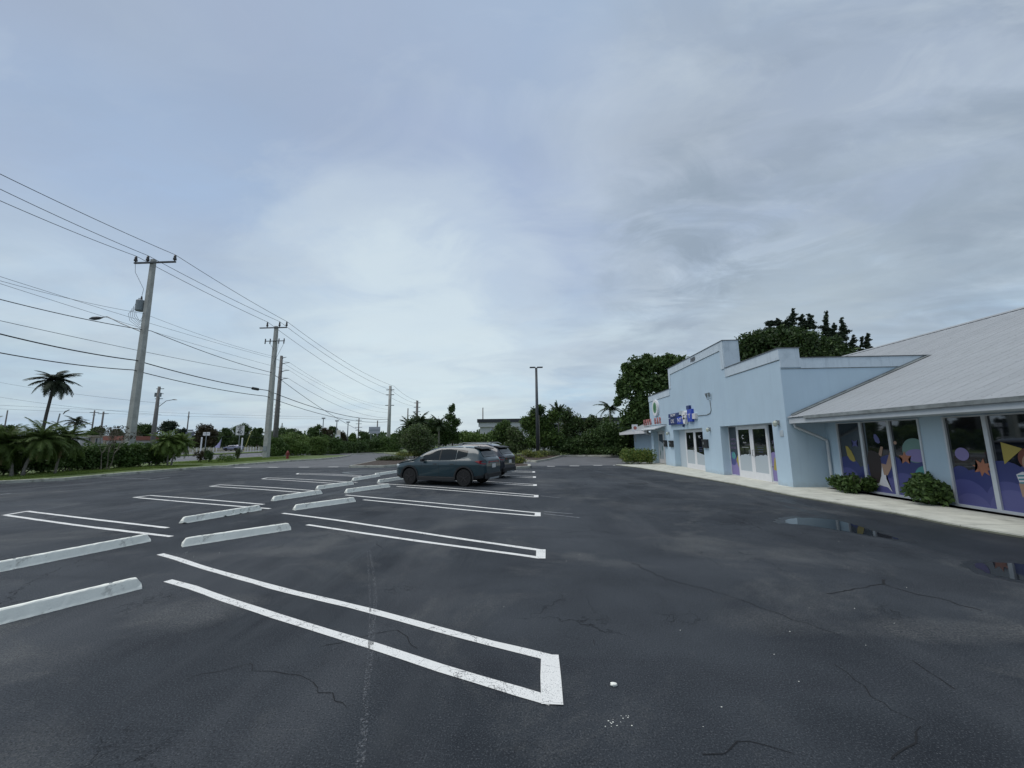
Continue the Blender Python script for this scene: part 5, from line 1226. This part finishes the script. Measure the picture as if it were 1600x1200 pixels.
# bare twiggy shrub
q = Vector((-28.6, on_x(163, 738, -28.6).y, .1)); o = thing('bare_shrub', 'bare twiggy young tree with hardly any leaves before the left hedge', 'shrub', q)
b = MB(); tips = []
def branch(p, d, l, r, dep):
    e_ = p + d * l; b.tube([p, p.lerp(e_, .5) + Vector((random.gauss(0, .03), random.gauss(0, .03), 0)), e_], [r, r * .8, r * .6], 5)
    tips.append(e_)
    if dep:
        for _ in range(3): branch(e_, (d + Vector((random.gauss(0, .45), random.gauss(0, .45), random.gauss(.1, .25)))).normalized(), l * .68, r * .6, dep - 1)
for dx in (-.25, .1, .25): branch(Vector((dx, 0, 0)), Vector((dx * .7, random.gauss(0, .1), 1)).normalized(), 1.15, .035, 4)
b.build('branches', m_bark, o)
tv = np.array([tuple(t_) for t_ in tips if t_.z > 1.3]); fast_mesh('leaves', leaves([(t_[0], t_[1], t_[2], .1, .1, .1) for t_ in tv], 500, .05), 4, L_brown, o)

# palms
FR = {}
def frond_mesh(key, L_, droop, nl, lw, ll, m, curl=0.0):
    if key in FR: return FR[key]
    v = []; b = MB(); pts = []
    for i in range(13):
        t_ = i / 12; pts.append(Vector((L_ * t_ * (1 - .18 * droop * t_), 0, L_ * (.35 * t_ - droop * t_ * t_))))
    b.tube(pts, [.018 * (1 - .8 * i / 12) + .004 for i in range(13)], 4)
    for i in range(nl):
        t_ = .12 + .88 * i / (nl - 1); k = min(11, int(t_ * 12)); p = pts[k].lerp(pts[k + 1], t_ * 12 - k); tg = (pts[k + 1] - pts[k]).normalized()
        l_ = ll * math.sin(PI * min(1, .18 + t_ * .78)) ** .6 * random.uniform(.6, 1.15)
        for s_ in (-1, 1):
            d = (tg * .55 + Vector((0, s_, 0)) * .85 + Vector((0, 0, -.30 - curl + random.uniform(-.1, .15)))).normalized()
            e_ = p + d * l_ + Vector((0, 0, -.22 * l_)); mdp = p + d * l_ * .5; wv = tg * lw
            b.add([p - wv, p + wv, mdp + wv * .9, e_, mdp - wv * .9], [(0, 1, 2, 3, 4)])
    me = b.mesh('frond'); me.materials.append(m); FR[key] = me; return me
def palm(label, base, top, r, nf, L_, droop, m, key, ll=.45, lw=.03, nl=26, lean=(0, 0), group=None, dead=0, name='palm_tree', trunks=None, spread=(-.35, 1.2), bark=m_palmbark):
    base = Vector(base); o = thing(name, label, 'palm', base, 0, group)
    tops = trunks or [(Vector((0, 0, 0)), Vector(top) - base)]
    b = MB()
    for (s_, e_) in tops:
        pts = [s_.lerp(e_, t_) + Vector((0, 0, 0)) + (Vector((e_.x - s_.x, e_.y - s_.y, 0)) * (-.25 * math.sin(PI * t_))) for t_ in (0, .15, .35, .55, .75, .9, 1)]
        b.tube(pts, [r * 1.35, r, r * .92, r * .88, r * .85, r * .9, r * .7], 8)
    b.build('trunk', bark, o, smooth=True)
    mes = [frond_mesh((key, k), L_ * (1 - .12 * k), droop * (1 + .25 * k), nl, lw, ll, m) for k in range(3)]
    md_ = frond_mesh((key, 'dead'), L_ * .7, droop * 1.3, nl, lw, ll * .8, L_dead, .6) if dead else None
    for (s_, e_) in tops:
        for i in range(nf):
            a = i * 2.399 + random.uniform(-.2, .2); el = spread[0] + (spread[1] - spread[0]) * ((i + .5) / nf) ** 1.0
            f_ = bpy.data.objects.new('frond', mes[i % 3]); C.objects.link(f_); f_.parent = o; f_.location = e_; f_.rotation_euler = (random.uniform(-.2, .2), -el, a)
            s2 = random.uniform(.85, 1.1); f_.scale = (s2, s2, s2)
        for i in range(dead):
            a = random.uniform(0, 2 * PI); f_ = bpy.data.objects.new('dry_frond', md_); C.objects.link(f_); f_.parent = o; f_.location = e_ - Vector((0, 0, .1)); f_.rotation_euler = (0, .9, a)
    return o
# tall coconut palm far over the hedge
cY = 66; ct = on_y(86, 597, cY); cb = on_y(62, 697, cY)
palm('tall coconut palm with a slightly leaning trunk rising over the left hedge', (cb.x, cY, 0), ct, .26, 30, 3.9, .70, leafmat('coconut_frond', (.020, .032, .020), (.045, .060, .032)), 'coco', ll=1.15, lw=.07, nl=30, spread=(-.65, 1.3), bark=mat('dark_palm_bark', (.07, .065, .06), .95, noise=.2, nscale=8))
c2 = on_y(119, 660, 90); palm('small distant palm behind the left hedge right of the coconut palm', (c2.x - .4, 90, 0), c2, .22, 15, 3.4, .55, FR[('coco', 0)].materials[0], 'coco2', ll=1.0, lw=.07, nl=20, spread=(-.3, 1.1))
# near clump of pygmy dates
mf = leafmat('date_frond', (.045, .080, .018), (.12, .175, .040))
b1 = Vector((-28.3, on_x(30, 744, -28.3).y, .1)); 
palm('bushy multi trunk palm at the left edge, twin pale trunks before the hedge', b1, (0, 0, 0), .075, 56, 1.6, .52, mf, 'date', ll=.36, lw=.02, nl=24, dead=3, trunks=[(Vector((-.25, -.15, 0)), Vector((-.6, -.4, 1.8))), (Vector((.05, .1, 0)), Vector((.55, .35, 2.0)))], spread=(-1.0, 1.3))
b3 = Vector((-28.4, on_x(30, 744, -28.4).y - .9, .1))
palm('young palm filling the left edge of the photo behind the twin trunk palm', b3 + Vector((-.8, -.6, 0)), b3 + Vector((-.9, -.9, 2.2)), .08, 52, 1.7, .52, mf, 'date', ll=.36, lw=.02, nl=24, spread=(-1.0, 1.3))
b4 = Vector((-28.2, b1.y + 1.55, .1)); palm('small palm right of the twin trunks, crown drooping over the hedge', b4, b4 + Vector((.2, .2, 2.1)), .06, 38, 1.5, .5, mf, 'date', ll=.42, lw=.022, nl=30, dead=2, spread=(-1.0, 1.2))
b2 = Vector((-28.2, on_x(264, 730, -28.2).y, .1))
palm('small bright palm with two thin leaning trunks at the right end of the left hedge', b2, (0, 0, 0), .06, 46, 1.35, .55, leafmat('light_frond', (.070, .120, .022), (.16, .23, .05)), 'light', ll=.34, lw=.018, nl=24, trunks=[(Vector((-.15, 0, 0)), Vector((-.1, -.35, 1.9))), (Vector((.1, .05, 0)), Vector((.25, .55, 1.75)))], spread=(-1.0, 1.3))
# palms in the centre and by the big tree
mfd = leafmat('dark_frond', (.018, .036, .014), (.045, .075, .024))
for i, (px, py, Y, lb) in enumerate(((640, 668, 52, 'dark palm at the left of the centre thicket'), (657, 660, 52, 'dark palm with upright fronds in the centre thicket'), (686, 666, 53, 'dark palm left of the slender tree'))):
    c = on_y(px, py, Y); palm(lb, (c.x, Y, 0), c, .13, 14, 2.0, .5, mfd, 'mid', ll=.55, lw=.045, nl=18, group='dark palms behind the lot', spread=(-.3, 1.3))
c = on_y(953, 640, 44); palm('feathery palm with arching fronds left of the big broad leaved tree', (c.x, 44, 0), c, .10, 15, 1.9, .75, mfd, 'arch', ll=.5, lw=.03, nl=26, spread=(-.1, 1.2))
for i, (px, py, Y, lb) in enumerate(((842, 640, 45, 'spiky upright palm top beside the light pole'), (872, 636, 46, 'spiky upright palm top right of the light pole'), (1, 1, 1, ''))):
    if not lb: continue
    c = on_y(px, py + 8, Y); palm(lb, (c.x, Y, 0), c, .08, 10, 1.5, .25, mfd, 'spk', ll=.4, lw=.05, nl=14, group='spiky palms by the light pole', spread=(.2, 1.4))

# ------------------------------------------------------------------ street furniture
def tube_post(o, h, m=m_galv, r=.04, name='post'): b = MB(); b.tube([(0, 0, 0), (0, 0, h)], r, 6); return b.build(name, m, o)
q = on_x(371, 718, -33.0); t1 = on_y(374, 665, q.y); t0 = on_y(374, 680, q.y)
sg = thing('speed_limit_sign', 'white speed limit 40 sign on a metal post in the gap beside the road', 'road sign', (q.x, q.y, 0))
hw = 7 * q.y / F_PX
zc = (t1.z + t0.z) / 2; hh = (t1.z - t0.z) / 2
sr = math.radians(20)
pv = bpy.data.objects.new('sign_face', None)
bpy.data.objects.remove(pv)
b = MB(); b.box((-hw, -.02, zc - hh), (hw, .02, zc + hh)); b.build('sign_face', m_white, sg); tube_post(sg, zc + hh, m_galv, .035)
sgf = [c_ for c_ in sg.children if c_.name.startswith('sign_face')][0]
b = MB(); w2, h2_ = hw * .93, hh * .94; tk = .02
b.box((-w2, -.024, zc - h2_), (w2, -.021, zc - h2_ + tk)); b.box((-w2, -.024, zc + h2_ - tk), (w2, -.021, zc + h2_)); b.box((-w2, -.024, zc - h2_ + tk), (-w2 + tk, -.021, zc + h2_ - tk)); b.box((w2 - tk, -.024, zc - h2_ + tk), (w2, -.021, zc + h2_ - tk)); b.build('border', m_black, sgf)
for s, sz_, dz in (('SPEED', hh * .46, hh * .66), ('LIMIT', hh * .46, hh * .24), ('40', hh * 1.25, -hh * .44)): text_mesh(s, sz_, m_black, 'lettering', sgf, (0, -.026, zc + dz), (PI / 2, 0, 0), .001, bold=.008 if s == '40' else .003)
def far_sign(px, pt, pb_, pg, hwpx, Y, label, m, extra=None):
    a = on_y(px, pt, Y); c = on_y(px, pb_, Y); o = thing('road_sign', label, 'road sign', (a.x, Y, 0)); k = hwpx * Y / F_PX
    b = MB(); b.box((-k, -.03, c.z), (k, .03, a.z)); b.build('sign_face', m, o); tube_post(o, a.z, m_galv, .08); return o, k, a.z, c.z
o, k, za, zb = far_sign(297, 675, 681, 0, 7.2, 85, 'grey backed guide sign in three tiers on a tall post across the road', flat('guide_sign_grey', (.10, .11, .16)))
b = MB(); b.box((-k * .7, -.03, za + .1), (k * .7, .03, za + .55)); b.build('upper_panel', m_galv, o); b = MB(); b.box((-k * .45, -.03, zb - .5), (k * .45, .03, zb - .08)); b.build('lower_panel', m_galv, o)
o, k, za, zb = far_sign(323, 675.3, 680.5, 0, 5.6, 80, 'small white street name plate on a leaning post across the road', m_white)
db = MB(); db.box((-k * .75, -.04, (za + zb) / 2 - .06), (k * .75, -.032, (za + zb) / 2 + .06)); db.build('lettering', m_tank, o)
for i, (px, tp_) in enumerate(((315.5, 684), (378.8, 685))):
    a = on_y(px, tp_, 82); b = MB(); b.tube([(0, 0, 0), (0, 0, a.z)], .14, 8); o_ = thing('white_post', ('tall white post left of the street name plate', 'tall white post right of the speed limit sign')[i], 'post', (a.x, 82, 0)); b.build('post', m_white, o_); c_ = MB(); c_.tube([(0, 0, a.z), (0, 0, a.z + .12)], [.16, .05], 8); c_.build('cap', m_white, o_)
a = on_y(393, 673, 84); c = on_y(381, 701, 84); b = MB(); b.tube([(0, 0, 0), (a.x - c.x, 0, a.z)], .06, 6); tag(b.build('guy_guard', flat('yellow_plastic', (.45, .42, .12)), loc=(c.x, 84, 0)), 'slanting pale yellow guy wire guard right of the tall white post', 'guy wire guard')
PG = 'low white posts along the far side of the road'
cnt_ = [0, 0, 0]
proto = None
for px in [268, 275, 302, 308, 327, 334, 339] + [383.5 + 4.3 * i for i in range(6)]:
    if 336 < px < 380 and px not in (339,): continue
    a = on_y(px, 697, 84)
    if proto is None:
        proto = thing('bollard', 'x', 'bollard', (a.x, 84, 0), 0, PG); b = MB(); b.tube([(0, 0, 0), (0, 0, .98)], .06, 8); b.build('post', m_white, proto); b = MB(); b.tube([(0, 0, .98), (0, 0, 1.06)], [.065, .03], 8); b.build('cap', m_white, proto); o_ = proto
    else: o_ = copy_tree(proto); o_.location = (a.x, 84, 0)
    side_ = 0 if px < 323 else 1 if px < 345 else 2; cnt_[side_] += 1
    o_['label'] = ('first', 'second', 'third', 'fourth', 'fifth', 'sixth')[cnt_[side_] - 1] + ' low white bollard ' + ('left of the small street name plate', 'between the street name plate and parked car', 'right of the slanting yellow guy guard')[side_]
# hydrant
q = at(449, 717, .1); hy = thing('fire_hydrant', 'red fire hydrant before the hedge right of the concrete poles', 'fire hydrant', q)
mr = flat('hydrant_red', (.22, .035, .03), .5)
b = MB(); b.tube([(0, 0, 0), (0, 0, .06), (0, 0, .07), (0, 0, .60), (0, 0, .62), (0, 0, .68)], [.19, .19, .13, .13, .17, .17], 12); b.build('barrel', mr, hy); b = MB(); b.tube([(0, 0, .68), (0, 0, .80), (0, 0, .86), (0, 0, .93)], [.14, .10, .04, .04], 10); b.build('bonnet', mr, hy)
for d in ((1, 0), (-1, 0), (0, -1)): b = MB(); b.tube([(d[0] * .1, d[1] * .1, .48), (d[0] * .22, d[1] * .22, .48)], .07, 8); b.build('outlet_cap', mr, hy)
# billboard
a = on_y(585, 672, 118); o = thing('billboard', 'pale grey billboard on the skyline left of the slim pole', 'billboard', (a.x, 118, 0)); k = 9 * 118 / F_PX
b = MB(); b.box((-k, 0, a.z - 1.0), (k, .2, a.z + 1.0)); b.build('panel', flat('billboard_grey', (.35, .38, .42)), o); b = MB(); b.box((-k, -.03, a.z - .1), (k, -.01, a.z + .1)); b.build('lettering_band', m_tank, o)
for d in (-.6, .6): b = MB(); b.tube([(d * k, .1, 0), (d * k, .1, a.z - 1)], .12, 6); b.build('post', m_galv, o)
a = on_y(529.5, 672, 100); o = thing('monument_sign', 'narrow tall cream pylon sign between the lamp posts behind the hedge', 'sign', (a.x, 100, 0)); b = MB(); b.box((-.55, 0, 0), (.35, .3, a.z)); b.build('pylon', flat('cream_paint', (.55, .52, .44)), o); b = MB(); b.box((-.9, -.05, a.z - 2.6), (.5, -.01, a.z - 1.2)); b.build('panel', m_white, o)

# ------------------------------------------------------------------ background buildings
def bld(label, px0, px1, pt, Y, D, wall, roofm, name='low_building', eave=.3, win=2):
    a = on_y(px0, pt, Y); c = on_y(px1, pt, Y); h = (a.z + c.z) / 2; o = thing(name, label, 'building', (a.x, Y, 0)); W_ = c.x - a.x
    b = MB(); b.box((0, 0, 0), (W_, D, h - eave)); b.build('wall', wall, o)
    b = MB(); b.box((-.4, -.5, h - eave), (W_ + .4, D, h)); b.build('roof', roofm, o)
    for k in range(win):
        x = W_ * (k + .5) / win; b = MB(); b.box((x - W_ / win * .3, -.04, h * .25), (x + W_ / win * .3, -.005, h - eave - .35)); wn = b.build('window', m_alum, o)
        b = MB(); b.box((x - W_ / win * .27, -.06, h * .28), (x + W_ / win * .27, -.045, h - eave - .4)); b.build('pane', m_glass, wn)
    return o
bld('low white building seen over the hedge below the small palm', 95, 126, 682.5, 92, 9, m_white, m_white)
bld('low tan building over the hedge behind the twin poles', 127, 166, 680.5, 94, 9, flat('tan_wall', (.42, .36, .28)), flat('tan_roof', (.30, .27, .22)))
bld('low building with a red roof left of the big concrete pole', 167, 193, 681.5, 93, 9, flat('pale_wall', (.5, .45, .42)), flat('red_roof', (.30, .11, .08)), eave=1.0)
bld('low grey roofed building right of the big concrete pole', 212, 236, 690, 90, 8, flat('grey_wall', (.25, .27, .27)), flat('grey_roof', (.20, .22, .22)))
bld('white low building glimpsed between the concrete poles', 417, 432, 688, 92, 6, m_white, m_white)
o = bld('modern white flat roofed building with a dark roof edge behind the centre trees', 750, 990, 653.5, 62, 22, flat('offwhite_wall', (.55, .55, .56)), flat('dark_roof_edge', (.025, .028, .035)), eave=.55, win=3)
b = MB(); b.box((-.2, -.30, on_y(750, 657.5, 62).z - 1.0), (6.5, .0, on_y(750, 657.5, 62).z - .02)); b.build('canopy_wall', flat('offwhite_wall', (.55, .55, .56)), o)
# feather flag
a = on_y(344.5, 685.5, 96); o = thing('feather_flag', 'white and purple feather flag beside the parked blue grey car', 'flag', (a.x, 96, 0)); b = MB(); b.tube([(0, 0, 0), (.05, 0, a.z * .8), (.3, 0, a.z + .2)], .04, 6); b.build('pole', m_galv, o)
b = MB(); b.prism([(0, 0), (.1, 0), (.1, .02), (0, .02)], 0, .1); b.v = []; b.f = []; b.m = []
b.add([(.05, 0, .8), (-1.5, .1, .9), (-.3, .06, a.z * .7), (.3, 0, a.z + .2), (.05, .03, .8), (-1.5, .13, .9), (-.3, .09, a.z * .7), (.3, .03, a.z + .2)], [(0, 1, 2, 3), (7, 6, 5, 4), (0, 4, 5, 1), (1, 5, 6, 2), (2, 6, 7, 3), (3, 7, 4, 0)]); b.build('banner', flat('lilac_cloth', (.40, .38, .62)), o)

# ------------------------------------------------------------------ cars
def car(label, rear_axle, heading, paint, cat='car', L_=4.50, W_=1.80, Hh=1.60, wb=2.655, detail=True, rails=False, seed=0, roof_white=False):
    """origin under the rear axle; +x forward, +y left"""
    o = thing('parked_car', label, cat, (rear_axle[0], rear_axle[1], 0), heading)
    ro = .93; fo_ = L_ - wb - ro; wr = .345
    X = lambda u: -ro + u * L_                     # u 0 rear .. 1 front
    hw_ = W_ / 2
    # upper line (roof/hood) and belt line by u
    def interp(tab, u):
        for (a, va), (b_, vb) in zip(tab, tab[1:]):
            if u <= b_: t_ = (u - a) / (b_ - a); t_ = t_ * t_ * (3 - 2 * t_) * .35 + t_ * .65; return va + (vb - va) * t_
        return tab[-1][1]
    top = [(0, 1.02), (.012, 1.10), (.04, 1.20), (.085, 1.46), (.13, 1.55), (.22, Hh - .015), (.38, Hh), (.50, Hh - .02), (.58, Hh - .09), (.66, 1.36), (.735, 1.10), (.78, 1.05), (.88, .99), (.95, .90), (.985, .80), (1, .66)]
    belt = [(0, .93), (.05, 1.04), (.2, 1.04), (.5, 1.01), (.74, .99), (.80, .97), (.90, .90), (.96, .80), (1, .62)]
    wid = [(0, .74), (.02, .84), (.07, .94), (.15, .99), (.35, 1.0), (.7, 1.0), (.84, .985), (.92, .93), (.965, .84), (.99, .70), (1, .60)]
    bot = [(0, .42), (.03, .30), (.1, .26), (.2, .22), (.8, .22), (.93, .24), (.98, .30), (1, .40)]
    def ring(u):
        zt, zb, wv, z0 = interp(top, u), interp(belt, u), interp(wid, u) * hw_, interp(bot, u)
        zb = min(zb, zt - .03); k = min(1, max(0, (zt - zb) / .5)); tw = wv * (1 - .30 * k) * (1 - .0)
        sh = wv * .985
        return [(0, z0), (wv * .80, z0), (wv * .95, z0 + .05), (wv * .985, z0 + .16), (wv * .965, (z0 + zb) * .5 - .02), (wv, zb - .20), (wv * .985, zb - .07), (wv * .93, zb), (wv * .93 + (tw - wv * .93) * .5, zb + (zt - zb) * .5), (tw, zt - .07 * k - .012), (tw * .90, zt - .018 * k - .004), (tw * .55, zt + .0), (0, zt + .012)]
    us = sorted(set([0, .006, .012, .02, .03, .04, .055, .07, .085, .105, .13, .16] + [.16 + .02 * k for k in range(1, 36)] + [.87, .89, .91, .93, .945, .96, .972, .985, .993, 1]))
    bm = bmesh.new(); rows = []
    for u in us:
        R_ = ring(u); x = X(u); full = [(x, y, z) for y, z in R_] + [(x, -y, z) for y, z in R_[-2:0:-1]]
        rows.append([bm.verts.new(p) for p in full])
    n_ = len(rows[0])
    for i in range(len(rows) - 1):
        for k in range(n_): 
            f = bm.faces.new((rows[i][k], rows[i][(k + 1) % n_], rows[i + 1][(k + 1) % n_], rows[i + 1][k])); f.smooth = True
            kk = min(k, n_ - 1 - k)
            if kk <= 2: f.material_index = 1
    bm.faces.new(rows[0][::-1]).material_index = 0; bm.faces.new(rows[-1]).material_index = 1
    bmesh.ops.recalc_face_normals(bm, faces=bm.faces[:])
    me = bpy.data.meshes.new('body'); bm.to_mesh(me); bm.free(); me.materials.append(paint); me.materials.append(m_clad)
    body = bpy.data.objects.new('body', me); C.objects.link(body)
    cut = MB()
    for ax in (0, wb):
        for s_ in (-1, 1): cut.tube([(ax, s_ * (hw_ - .24), .36), (ax, s_ * (hw_ + .2), .36)], .405, 28)
    cb_ = cut.build('cutter', m_clad)
    md_ = body.modifiers.new('b', 'BOOLEAN'); md_.object = cb_; md_.operation = 'DIFFERENCE'; md_.solver = 'EXACT'
    bpy.context.view_layer.update(); dg = bpy.context.evaluated_depsgraph_get()
    me2 = bpy.data.meshes.new_from_object(body.evaluated_get(dg)); body.modifiers.clear(); body.data = me2; bpy.data.objects.remove(cb_)
    if len(me2.materials) < 3: me2.materials.append(m_clad)
    for p_ in me2.polygons:
        p_.use_smooth = True
        if p_.material_index > 1: p_.material_index = 1
    me2.set_sharp_from_angle(angle=math.radians(38)) if hasattr(me2, 'set_sharp_from_angle') else None
    body.parent = o
    def sidept(u, t_, s_, off=.006):       # t 0 belt .. 1 roof rail
        R_ = ring(u); p0 = R_[7]; p1 = R_[8]; p2 = R_[9]
        y, z = (p0[0] + (p1[0] - p0[0]) * t_ * 2, p0[1] + (p1[1] - p0[1]) * t_ * 2) if t_ < .5 else (p1[0] + (p2[0] - p1[0]) * (t_ - .5) * 2, p1[1] + (p2[1] - p1[1]) * (t_ - .5) * 2)
        return (X(u), s_ * (y + off), z + off * .4)
    def sidewin(name, ua, ub, ta0, ta1, tb0, tb1, s_, m=m_cglass, nn=8, par=body, off=.006):
        b = MB(); v = []; 
        for i in range(nn + 1):
            a = i / nn; u = ua + (ub - ua) * a; lo = ta0 + (tb0 - ta0) * a; hi = ta1 + (tb1 - ta1) * a
            for k in range(4): v.append(sidept(u, lo + (hi - lo) * k / 3, s_, off))
        f = [(i * 4 + k, (i + 1) * 4 + k, (i + 1) * 4 + k + 1, i * 4 + k + 1) for i in range(nn) for k in range(3)]
        b.add(v, f); return b.build(name, m, par, smooth=True, fix=False)
    for s_ in (-1, 1):
        sidewin('window', .475, .655, .05, .90, .05, .62, s_); sidewin('window', .30, .462, .05, .93, .05, .91, s_); sidewin('window', .185, .292, .30, .80, .05, .92, s_)
        sidewin('pillar', .462, .475, .03, .93, .03, .91, s_, m_clad, 2, off=.009)
    def toppt(u, yf, off=.006):
        R_ = ring(u); tw = R_[9][0]; yy = yf * tw
        z = R_[12][1] + (R_[10][1] - R_[12][1]) * abs(yf) ** 2.2; return (X(u) , yy, z + off)
    def toppanel(name, ua, ub, ya, yb, m, nn=6, push=(0, 0)):
        b = MB(); v = []
        for i in range(nn + 1):
            a = i / nn; u = ua + (ub - ua) * a; wv = ya + (yb - ya) * a
            for k in range(9): p_ = toppt(u, wv * (k / 4 - 1)); v.append((p_[0] + push[0], p_[1], p_[2] + push[1]))
        f = [(i * 9 + k, (i + 1) * 9 + k, (i + 1) * 9 + k + 1, i * 9 + k + 1) for i in range(nn) for k in range(8)]
        b.add(v, f); return b.build(name, m, body, smooth=True, fix=False)
    toppanel('windscreen', .575, .728, .90, .98, m_cglass, push=(.006, 0))
    toppanel('rear_window', .030, .082, .90, .86, m_cglass, push=(-.012, .0))
    # spoiler
    b = MB(); b.add([(X(.135), -hw_ * .64, 1.575), (X(.135), hw_ * .64, 1.575), (X(.058), hw_ * .62, 1.50), (X(.058), -hw_ * .62, 1.50), (X(.135), -hw_ * .64, 1.53), (X(.135), hw_ * .64, 1.53), (X(.058), hw_ * .62, 1.475), (X(.058), -hw_ * .62, 1.475)],
                   [(0, 1, 2, 3), (7, 6, 5, 4), (0, 3, 7, 4), (1, 0, 4, 5), (2, 1, 5, 6), (3, 2, 6, 7)]); b.build('spoiler', m_clad, body)
    # lamps, plate, bumper, mirrors, handles
    xr = X(0)
    def rearbox(name, y0, y1, z0, z1, d, m, par=body, bev=.01, x=None):
        b = MB(); b.box(((xr if x is None else x) - d, y0, z0), ((xr if x is None else x) + .05, y1, z1)); return b.build(name, m, par, bevel=bev)
    for s_ in (-1, 1): 
        b = MB(); v = [(xr - .01, s_ * .42, .90), (xr - .01, s_ * .42, 1.0), (X(.012) - .01, s_ * hw_ * .80, 1.03), (X(.05), s_ * hw_ * .935, 1.03), (X(.09), s_ * (hw_ * .985), 1.0), (X(.05), s_ * hw_ * .955, .92), (X(.012) - .012, s_ * hw_ * .82, .89)]
        b.poly(v); v2 = [(p[0] + .05, p[1] * .96, p[2]) for p in v]; b.add(v + v2, [(i, (i + 1) % 7, 7 + (i + 1) % 7, 7 + i) for i in range(7)]); b.build('tail_light', m_red, body)
        b = MB(); b.box((X(.655) - .14, s_ * (hw_ + .17), .98), (X(.655) - .02, s_ * (hw_ - .02), 1.10)); b.build('mirror', m_clad, body, bevel=.03)
        for u in (.49, .31):
            p_ = (X(u), s_ * (ring(u)[6][0] + .012), .87); b = MB(); b.box((p_[0], p_[1] - .015, p_[2]), (p_[0] + .18, p_[1] + .015, p_[2] + .03)); b.build('door_handle', m_clad, body, bevel=.006)
        for u in (.285, .468, .66):
            b = MB(); R_ = ring(u); b.add([(X(u) + dx, s_ * (y + .003), z) for dx in (0, .008) for y, z in R_[3:8]], [(k, k + 1, 6 + k, 5 + k) for k in range(4)]); b.build('door_seam', m_clad, body, fix=False)
        b = MB(); b.tube([(X(.93), s_ * hw_ * .86, .80), (X(.962), s_ * hw_ * .78, .79), (X(.982), s_ * hw_ * .60, .76)], [.04, .07, .05], 8); b.build('headlight', m_head, body)
        if rails:
            b = MB(); b.tube([(X(.16), s_ * hw_ * .60, Hh - .03), (X(.2), s_ * hw_ * .60, Hh + .04), (X(.5), s_ * hw_ * .62, Hh + .035), (X(.55), s_ * hw_ * .62, Hh - .03)], .018, 6); b.build('roof_rail', m_galv, body)
        # sill cladding and arch lips
        for ax in (0, wb):
            b = MB(); n2 = 18; 
            for i in range(n2):
                a0, a1 = PI * i / n2 * 1.12 - .19, PI * (i + 1) / n2 * 1.12 - .19
                yy = s_ * (hw_ * .985 + .012)
                q_ = [(ax + r_ * math.cos(a), yy, .36 + r_ * math.sin(a)) for r_, a in ((.395, a0), (.46, a0), (.46, a1), (.395, a1))]
                b.add(q_ + [(x, y - s_ * .05, z) for x, y, z in q_], [(0, 1, 2, 3), (4, 5, 1, 0), (6, 7, 3, 2), (5, 6, 2, 1)])
            b.build('arch_trim', m_clad, body)
        b = MB(); b.box((.40, s_ * (hw_ * .92), .20), (wb - .40, s_ * (hw_ * .99), .36)); b.build('sill_trim', m_clad, body, bevel=.02)
    rearbox('bumper', -hw_ * .80, hw_ * .80, .30, .52, .03, m_clad, bev=.03); rearbox('skid_plate', -hw_ * .5, hw_ * .5, .27, .34, .045, m_galv)
    pl_ = rearbox('license_plate', -.16, .16, .72, .88, .018, m_plate, bev=.003)
    rearbox('lamp_bar', -.44, .44, .95, .985, .012, m_red if not rails else m_clad); 
    b = MB(); b.tube([(X(.05) - .03, -.1, 1.13), (X(.045) - .05, .32, 1.16)], .012, 5); b.build('rear_wiper', m_clad, body)
    # wheels
    for ax in (0, wb):
        for s_ in (-1, 1):
            b = MB(); y1_ = s_ * (hw_ - .02); y0_ = s_ * (hw_ - .24)
            b.tube([(ax, y0_, wr), (ax, y0_ + s_ * .02, wr), (ax, y1_ - s_ * .03, wr), (ax, y1_, wr)], [wr - .02, wr, wr, wr - .025], 28)
            wo = b.build('wheel', m_tyre, o, smooth=False)
            b = MB(); b.tube([(ax, y1_ - s_ * .02, wr), (ax, y1_ + s_ * .004, wr)], .235, 24, False); b.tube([(ax, y1_ - s_ * .05, wr), (ax, y1_ - s_ * .04, wr)], .23, 24)
            b.tube([(ax, y1_ - s_ * .04, wr), (ax, y1_ + s_ * .006, wr)], .045, 10)
            for k in range(5):
                a = k * 2 * PI / 5 + .3; 
                for da in (-.13, .13): b.tube([(ax + .04 * math.cos(a), y1_, wr + .04 * math.sin(a)), (ax + .225 * math.cos(a + da), y1_ - s_ * .004, wr + .225 * math.sin(a + da))], .016, 4)
            b.build('rim', m_rim, wo)
    return o
hd = Vector((-.940, .341, 0)).normalized(); perp = Vector((hd.y, -hd.x, 0))   # perp = towards the far (right) side
rw = Vector((-2.72, 15.95, 0)); ra = rw + perp * .82
car('dark teal compact SUV with black wheel arches and dark wheels, nearest of the parked cars', ra, math.atan2(hd.y, hd.x), m_teal)
ra2 = ra + Vector((.50, 3.35, 0))
car('dark blue grey SUV with roof rails, half hidden behind the dark teal one', ra2, math.atan2(hd.y, hd.x), mat('dark_slate_car_paint', (.022, .026, .036), .3, metal=.3, coat=1), L_=4.62, W_=1.86, Hh=1.69, wb=2.69, rails=True)
q = on_y(372, 702, 97); car('distant blue grey car parked beyond the road behind the speed limit sign', (q.x, 97), PI * .98, m_greycar, Hh=1.45, L_=4.7)
q = on_x(95, 736, -39.5); car('white car on the road glimpsed through gaps under the left hedge', (-39.5, q.y), PI / 2, m_pearl, Hh=1.45)
q = on_y(436, 700, 60); car('white roofed car seen over the hedge beside the concrete poles', (q.x, 60), PI * .6, m_pearl, Hh=1.9, L_=4.7)
